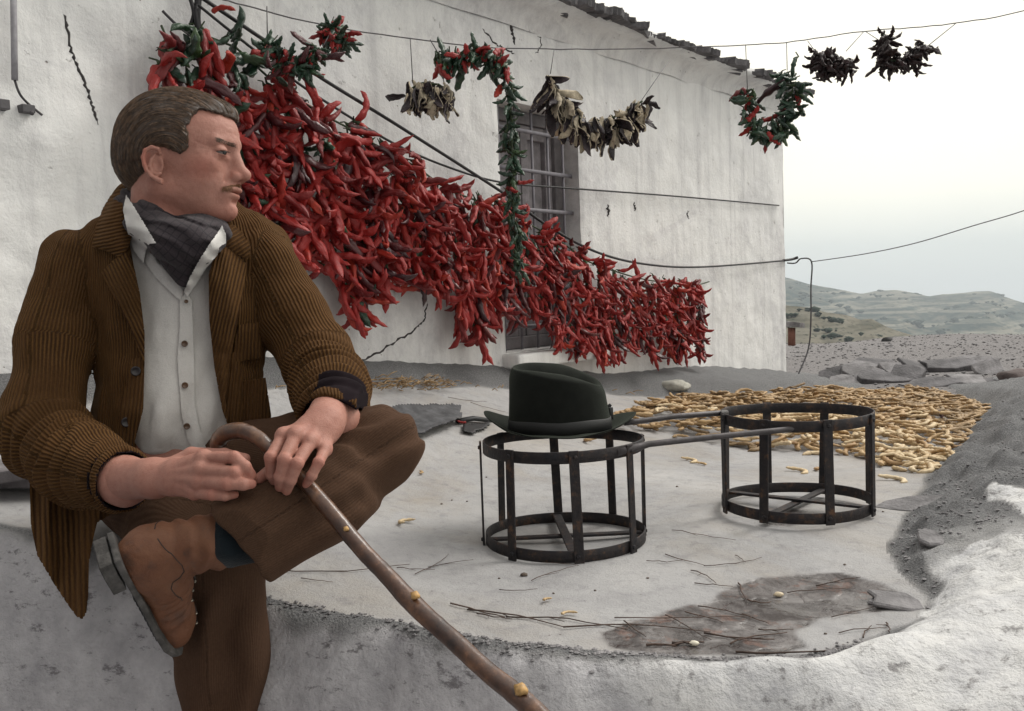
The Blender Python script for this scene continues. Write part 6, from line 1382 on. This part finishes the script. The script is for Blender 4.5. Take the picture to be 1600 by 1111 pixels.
# ---- sock and boots
Lb = np.array([.0725, -.738, .671]); Nn = -np.array([.88, .22, .42]); Nn -= Lb*(Nn@Lb); Nn /= np.linalg.norm(Nn); Wb = np.cross(Lb, Nn); HB = q3(164, 862, 1.31); BS = .88; BV = np.array([.88, .97, 1.0])
def sole_outline():
    # (length, half-widths) outline of a left sole
    pr = [(0, .026, .026), (.02, .032, .033), (.06, .032, .033), (.10, .029, .030), (.14, .033, .036), (.18, .044, .043), (.215, .048, .044), (.245, .041, .040), (.27, .028, .030), (.283, .010, .012)]
    return [(l, a) for l, a, b_ in pr]+[(l, -b_) for l, a, b_ in pr][::-1]
SO = sole_outline()
def bl(p): q = (p-HB); return np.stack([q@Lb, q@-Nn, q@Wb], -1)/BV   # along the foot, up from the sole, across
def upper_sd(q, top):
    d = rcone(q, (.036, .050, 0), (.105, .058, 0), .034, .036); d = smin(d, rcone(q, (.10, .052, 0), (.205, .036, 0), .037, .033), .025)
    d = smin(d, ell(q, (.205, .030, 0), (.070, .032, .042)), .02); d = smin(d, ell(q, (.052, .040, 0), (.046, .05, .034)), .02); d = smin(d, rcone(q, (.055, .075, 0), top, .038, .041), .03)
    out_ = polysd(np.stack([q[:, 0], q[:, 2]], -1), SO); d = smax(d, np.maximum(out_+.003, -1), .006) if False else smax(d, -(q[:, 1]-.012), .003)
    b = np.abs(d) < .02
    if b.any():
        qb = q[b]; cr = .0022*np.sin(qb[:, 0]*2*PI/.016+vnoise(qb, .03, 2)*2)*np.exp(-((qb[:, 0]-.15)/.03)**2)*(qb[:, 1] > .03)
        ank = .003*np.sin((qb[:, 1]+qb[:, 0]*.5)*2*PI/.026+vnoise(qb, .03, 4)*2)*np.exp(-((qb[:, 1]-.11)/.03)**2); tongue = .0
        d[b] = d[b]-cr-ank-fbm(qb, .03, 3, 5)*.0035; lace = np.exp(-(qb[:, 2]/.011)**2)*sm((qb[:, 0]-.07)/.02)*sm((.17-qb[:, 0])/.02)*sm((qb[:, 1]-.05)/.02); d[b] = d[b]+lace*.004
    return d
hq_ = bl(HEM); an_ = np.array([.045, .075, 0]); dq_ = (hq_-an_)/np.linalg.norm(hq_-an_); TOP = tuple(hq_-dq_*.040); print('TOP', TOP)
def boot_mats():
    m, nt, b = nmat('worn brown leather'); g = N(nt); v = g.coord()
    c = g.ramp(g.noise(v, 14, 6, .65), [(.28, (.040, .020, .014)), (.46, (.14, .052, .022)), (.64, (.175, .072, .033)), (.82, (.15, .09, .06))]); c = g.mix(g.ramp(g.noise(v, 70, 5, .7), [(.55, 0.0), (.75, .5)]), c, (.05, .033, .025))
    g.l(c, b.inputs['Base Color']); b.inputs['Roughness'].default_value = .62; g.l(g.bump(g.noise(v, 160, 6, .7), .0016), b.inputs['Normal']); return m
M['leather'] = boot_mats(); M['sole'] = simple('worn grey sole', (.075, .070, .066), .9, .6, 45, .003, 90); M['lace'] = simple('boot lace', (.02, .014, .012), .6); M['eyelet'] = simple('metal eyelet', (.6, .55, .45), .3, .1, metal=1)
M['sock'] = cloth_mat('dark sock', (.007, .012, .016), 500)
boot = empty('boot_pivot', W1(HB), None, None); bpy.data.objects.remove(boot)
Vb, Fb = sdf_mesh(lambda q: upper_sd(q, TOP), (-.10, .0, -.12), (.31, .34, .12), .0030)
def fromboot(V): V = V*BV; return HB+V[:, :1]*Lb+V[:, 1:2]*(-Nn)+V[:, 2:3]*Wb
# open the shaft
o = link('boot', npmesh('boot', W2(fromboot(Vb)), Fb[:, ::-1]), M['leather'], man); bootobj = o
def soleprism(z0, z1, sel, grow=0.0, dz=0.0):
    pts = [q for q in SO if sel(q[0])]; mb = MB(); n = len(pts); c0 = np.mean([q[0] for q in pts]); 
    for zz, g_ in ((z0, grow-.002), (z0+.0015, grow), (z1-.001, grow), (z1, grow-.001)):
        for (l, w_) in pts: s_ = 1+g_/.045; lift = .012*max(0, (l-.20)/.08)**1.5; mb.v.append(tuple(W1(HB+Lb*BV[0]*((l-.14)*(1+g_/.14)+.14)-Nn*BV[1]*(zz+lift+dz)+Wb*BV[2]*w_*s_)))
    for j in range(3):
        for i in range(n): mb.f.append((j*n+i, j*n+(i+1) % n, (j+1)*n+(i+1) % n, (j+1)*n+i))
    mb.f.append(tuple(range(n))[::-1]); mb.f.append(tuple(range(3*n, 4*n))); return mb
mb = soleprism(0.008, .017, lambda l: True, .0035); o = mb.build('sole', M['sole'], bootobj); bevel(o, .0012, 2)
mb = soleprism(-.013, .0055, lambda l: l < .065, .001); o = mb.build('heel', M['sole'], bootobj, False); bevel(o, .002, 2)
# tread ridges across the sole and the dark heel breast
mb = MB()
for i in range(13):
    l = .105+i*.0125; k = np.interp(l, [.10, .14, .18, .215, .245, .27], [.027, .030, .038, .041, .036, .024]); lift = .012*max(0, (l-.20)/.08)**1.5
    mb.box(W1(HB+Lb*BV[0]*l-Nn*BV[1]*(.0058+lift)), Vector(W2(np.array([Lb]))[0])-Vector((0, 0, CAMZ)), Vector(W2(np.array([Wb]))[0])-Vector((0, 0, CAMZ)), Vector(W2(np.array([Nn]))[0])-Vector((0, 0, CAMZ)), .0032, k*.8, .0014)
mb.build('tread', simple('tread rubber', (.04, .04, .043), .9, .5, 60), bootobj, False)
# laces, eyelets, stitched seam
def upt(l, h0, w_):
    "walk down onto the leather from above"
    q = np.array([l, h0, w_]); 
    for _ in range(30): q = q-np.array([0, 1, 0])*max(-.01, min(.01, float(upper_sd(q[None], TOP)[0])))
    return q
def bpt(q): return W1(HB+Lb*BV[0]*q[0]-Nn*BV[1]*q[1]+Wb*BV[2]*q[2])
def surf_front(l, h, w_):
    q = np.array([l, h, w_]); 
    for _ in range(30): q = q-np.array([1, .35, 0])/1.06*max(-.01, min(.01, float(upper_sd(q[None], TOP)[0])))
    return q
ey = []
for i in range(7):
    t = i/6; h = .052+.070*t; l0 = .20-.06*t
    for w_ in (-.0145, .0145): q = surf_front(l0, h, w_); ey.append(q)
mb = MB(); me_ = MB()
for i in range(7):
    a, b_ = ey[2*i], ey[2*i+1]
    for q in (a, b_):
        c = bpt(q+np.array([.0015, .0005, 0])); r_ = .0032; me_.tube([c, c+(bpt(q+np.array([.0026, .0006, 0]))-c)], [r_*.8, r_*.5], 8)
    mb.tube([bpt(a+np.array([.003, .001, 0])), bpt((a+b_)/2+np.array([.0065, .002, 0])), bpt(b_+np.array([.003, .001, 0]))], .0018, 6)
    if i < 6: n_ = ey[2*i+3]; mb.tube([bpt(a+np.array([.003, .001, 0])), bpt((a+n_)/2+np.array([.008, .003, 0])), bpt(n_+np.array([.003, .001, 0]))], .0018, 6)
q = ey[8]; mb.tube([bpt(q+np.array([.004, .0, 0])), bpt(q+np.array([.02, -.002, .012])), bpt(q+np.array([.018, -.025, .02])), bpt(q+np.array([.006, -.012, .004]))], .0018, 6)
mb.build('laces', M['lace'], bootobj); me_.build('eyelets', M['eyelet'], bootobj)
def side_q(l, h, sgn=1):
    q = np.array([l, h, sgn*.08]); 
    for _ in range(30): q = q-np.array([0, 0, sgn])*max(-.01, min(.01, float(upper_sd(q[None], TOP)[0])))
    return q
for sgn in (1, -1):
    pts = [(.004, .070), (.020, .080), (.036, .087), (.050, .086), (.062, .077), (.072, .065), (.086, .059), (.104, .060), (.122, .064), (.140, .064)]; L2 = []
    for i in range(len(pts)-1):
        for k in range(4): t = k/4; L2.append(bpt(side_q(pts[i][0]*(1-t)+pts[i+1][0]*t, pts[i][1]*(1-t)+pts[i+1][1]*t, sgn)))
    mb = MB(); mb.tube(L2, .0008, 5); mb.build('seam', M['lace'], bootobj)
AT = HB+Lb*BV[0]*TOP[0]-Nn*BV[1]*TOP[1]+Wb*BV[2]*TOP[2]
def sock_sd(p): d = chain(p, [AT*.8+HEM*.2, AT*.5+HEM*.5, HEM+np.array([.02, .01, .02]), q3(430, 815, 1.40)], [.028, .033, .038, .040], .02); return d-fbm(p, .03, 3, 3)*.005
Vk, Fk = sdf_mesh(sock_sd, *bbox([AT, HEM, q3(430, 815, 1.40), AT+Nn*.04], .06), .004); link('sock', npmesh('sock', W2(Vk), Fk[:, ::-1]), M['sock'], man)
# the other boot, down in the lane
H2 = q3(350, 1262, 1.60); f2 = np.array([.05, -.05, -1.0]); f2 /= np.linalg.norm(f2); n2 = np.array([0, 1., 0]); n2 -= f2*(n2@f2); n2 /= np.linalg.norm(n2); w2 = np.cross(f2, n2)
V2 = H2+Vb[:, :1]*f2+Vb[:, 1:2]*n2+Vb[:, 2:3]*w2; V2[:, 1] += -.02
o = link('boot', npmesh('boot', W2(V2), Fb), M['leather'], man); mb = MB(); n = len(SO)
for zz in (.0, .014):
    for (l, w_) in SO: mb.v.append(tuple(W1(H2+f2*l+n2*(zz-.02)+w2*w_*1.06)))
for i in range(n): mb.f.append((i, (i+1) % n, (i+1) % n+n, i+n))
mb.f.append(tuple(range(n))[::-1]); mb.f.append(tuple(range(n, 2*n))); mb.build('sole', M['sole'], o)
print('boot sole z', W1(H2)[2], 'lane', lane)
# ================================================================= walking cane
def wood_mat():
    m, nt, b = nmat('polished stick'); g = N(nt); a = g.attr('along'); v = g.coord(); c = g.ramp(g.noise(v, 26, 6, .65), [(.32, (.022, .011, .008)), (.52, (.085, .038, .020)), (.70, (.22, .105, .05)), (.85, (.40, .25, .13))])
    g.l(c, b.inputs['Base Color']); b.inputs['Roughness'].default_value = .32; b.inputs['Coat Weight'].default_value = .4; b.inputs['Coat Roughness'].default_value = .2; g.l(g.bump(g.noise(v, 60, 5), .0015), b.inputs['Normal']); return m
M['cane'] = wood_mat()
crook = [(346, 703, 1.40, .0105), (341, 694, 1.40, .0118), (345, 683, 1.395, .0122), (358, 675, 1.39, .0122), (377, 673, 1.38, .0118), (396, 680, 1.37, .0112), (413, 693, 1.362, .0106), (430, 710, 1.358, .0102), (452, 731, 1.355, .0102), (482, 760, 1.345, .0105), (520, 804, 1.325, .0115), (565, 858, 1.30, .0112), (610, 905, 1.275, .0118), (650, 948, 1.25, .0125), (700, 993, 1.22, .0120), (760, 1048, 1.185, .0122), (812, 1090, 1.155, .0128), (850, 1125, 1.13, .0128), (1000, 1262, 1.05, .0120)]
pts = [W1(q3(a, b_, d)) for a, b_, d, r in crook]; P2_ = []; R2_ = []
for i in range(len(pts)-1):
    p0, p1, p2, p3_ = pts[max(i-1, 0)], pts[i], pts[i+1], pts[min(i+2, len(pts)-1)]
    for k in range(6):
        t = k/6; P2_.append(.5*((2*p1)+(p2-p0)*t+(2*p0-5*p1+4*p2-p3_)*t*t+(-p0+3*p1-3*p2+p3_)*t*t*t)+Vector((rnd.uniform(-1, 1), 0, rnd.uniform(-1, 1)))*.0004); R2_.append((crook[i][3]*(1-t)+crook[i+1][3]*t)*(1+.05*noise.noise(Vector((i*.9+k*.15, 0, 0)))))
P2_.append(pts[-1]); R2_.append(.012)
cane = empty('walking_cane', pts[9], 'knotty varnished wooden walking cane with a curved handle held in the man\'s hands', 'cane')
mb = MB(); mb.tube(P2_, R2_, 16); mb.build('shaft', M['cane'], cane)
M['knot'] = simple('pale knot', (.42, .25, .09), .5, .5, 120)
for (px, py, d, r_) in ((649, 930, 1.25, .0062), (814, 1077, 1.155, .0085), (541, 826, 1.31, .004)):
    c = W1(q3(px, py, d)); n = (Vector(CL)-c).normalized(); o = rock('knot', c+n*.0088, (r_, r_, r_*.9), M['knot'], None, None, 3, None, 2); o.parent = cane; o.matrix_parent_inverse = PINV['walking_cane']
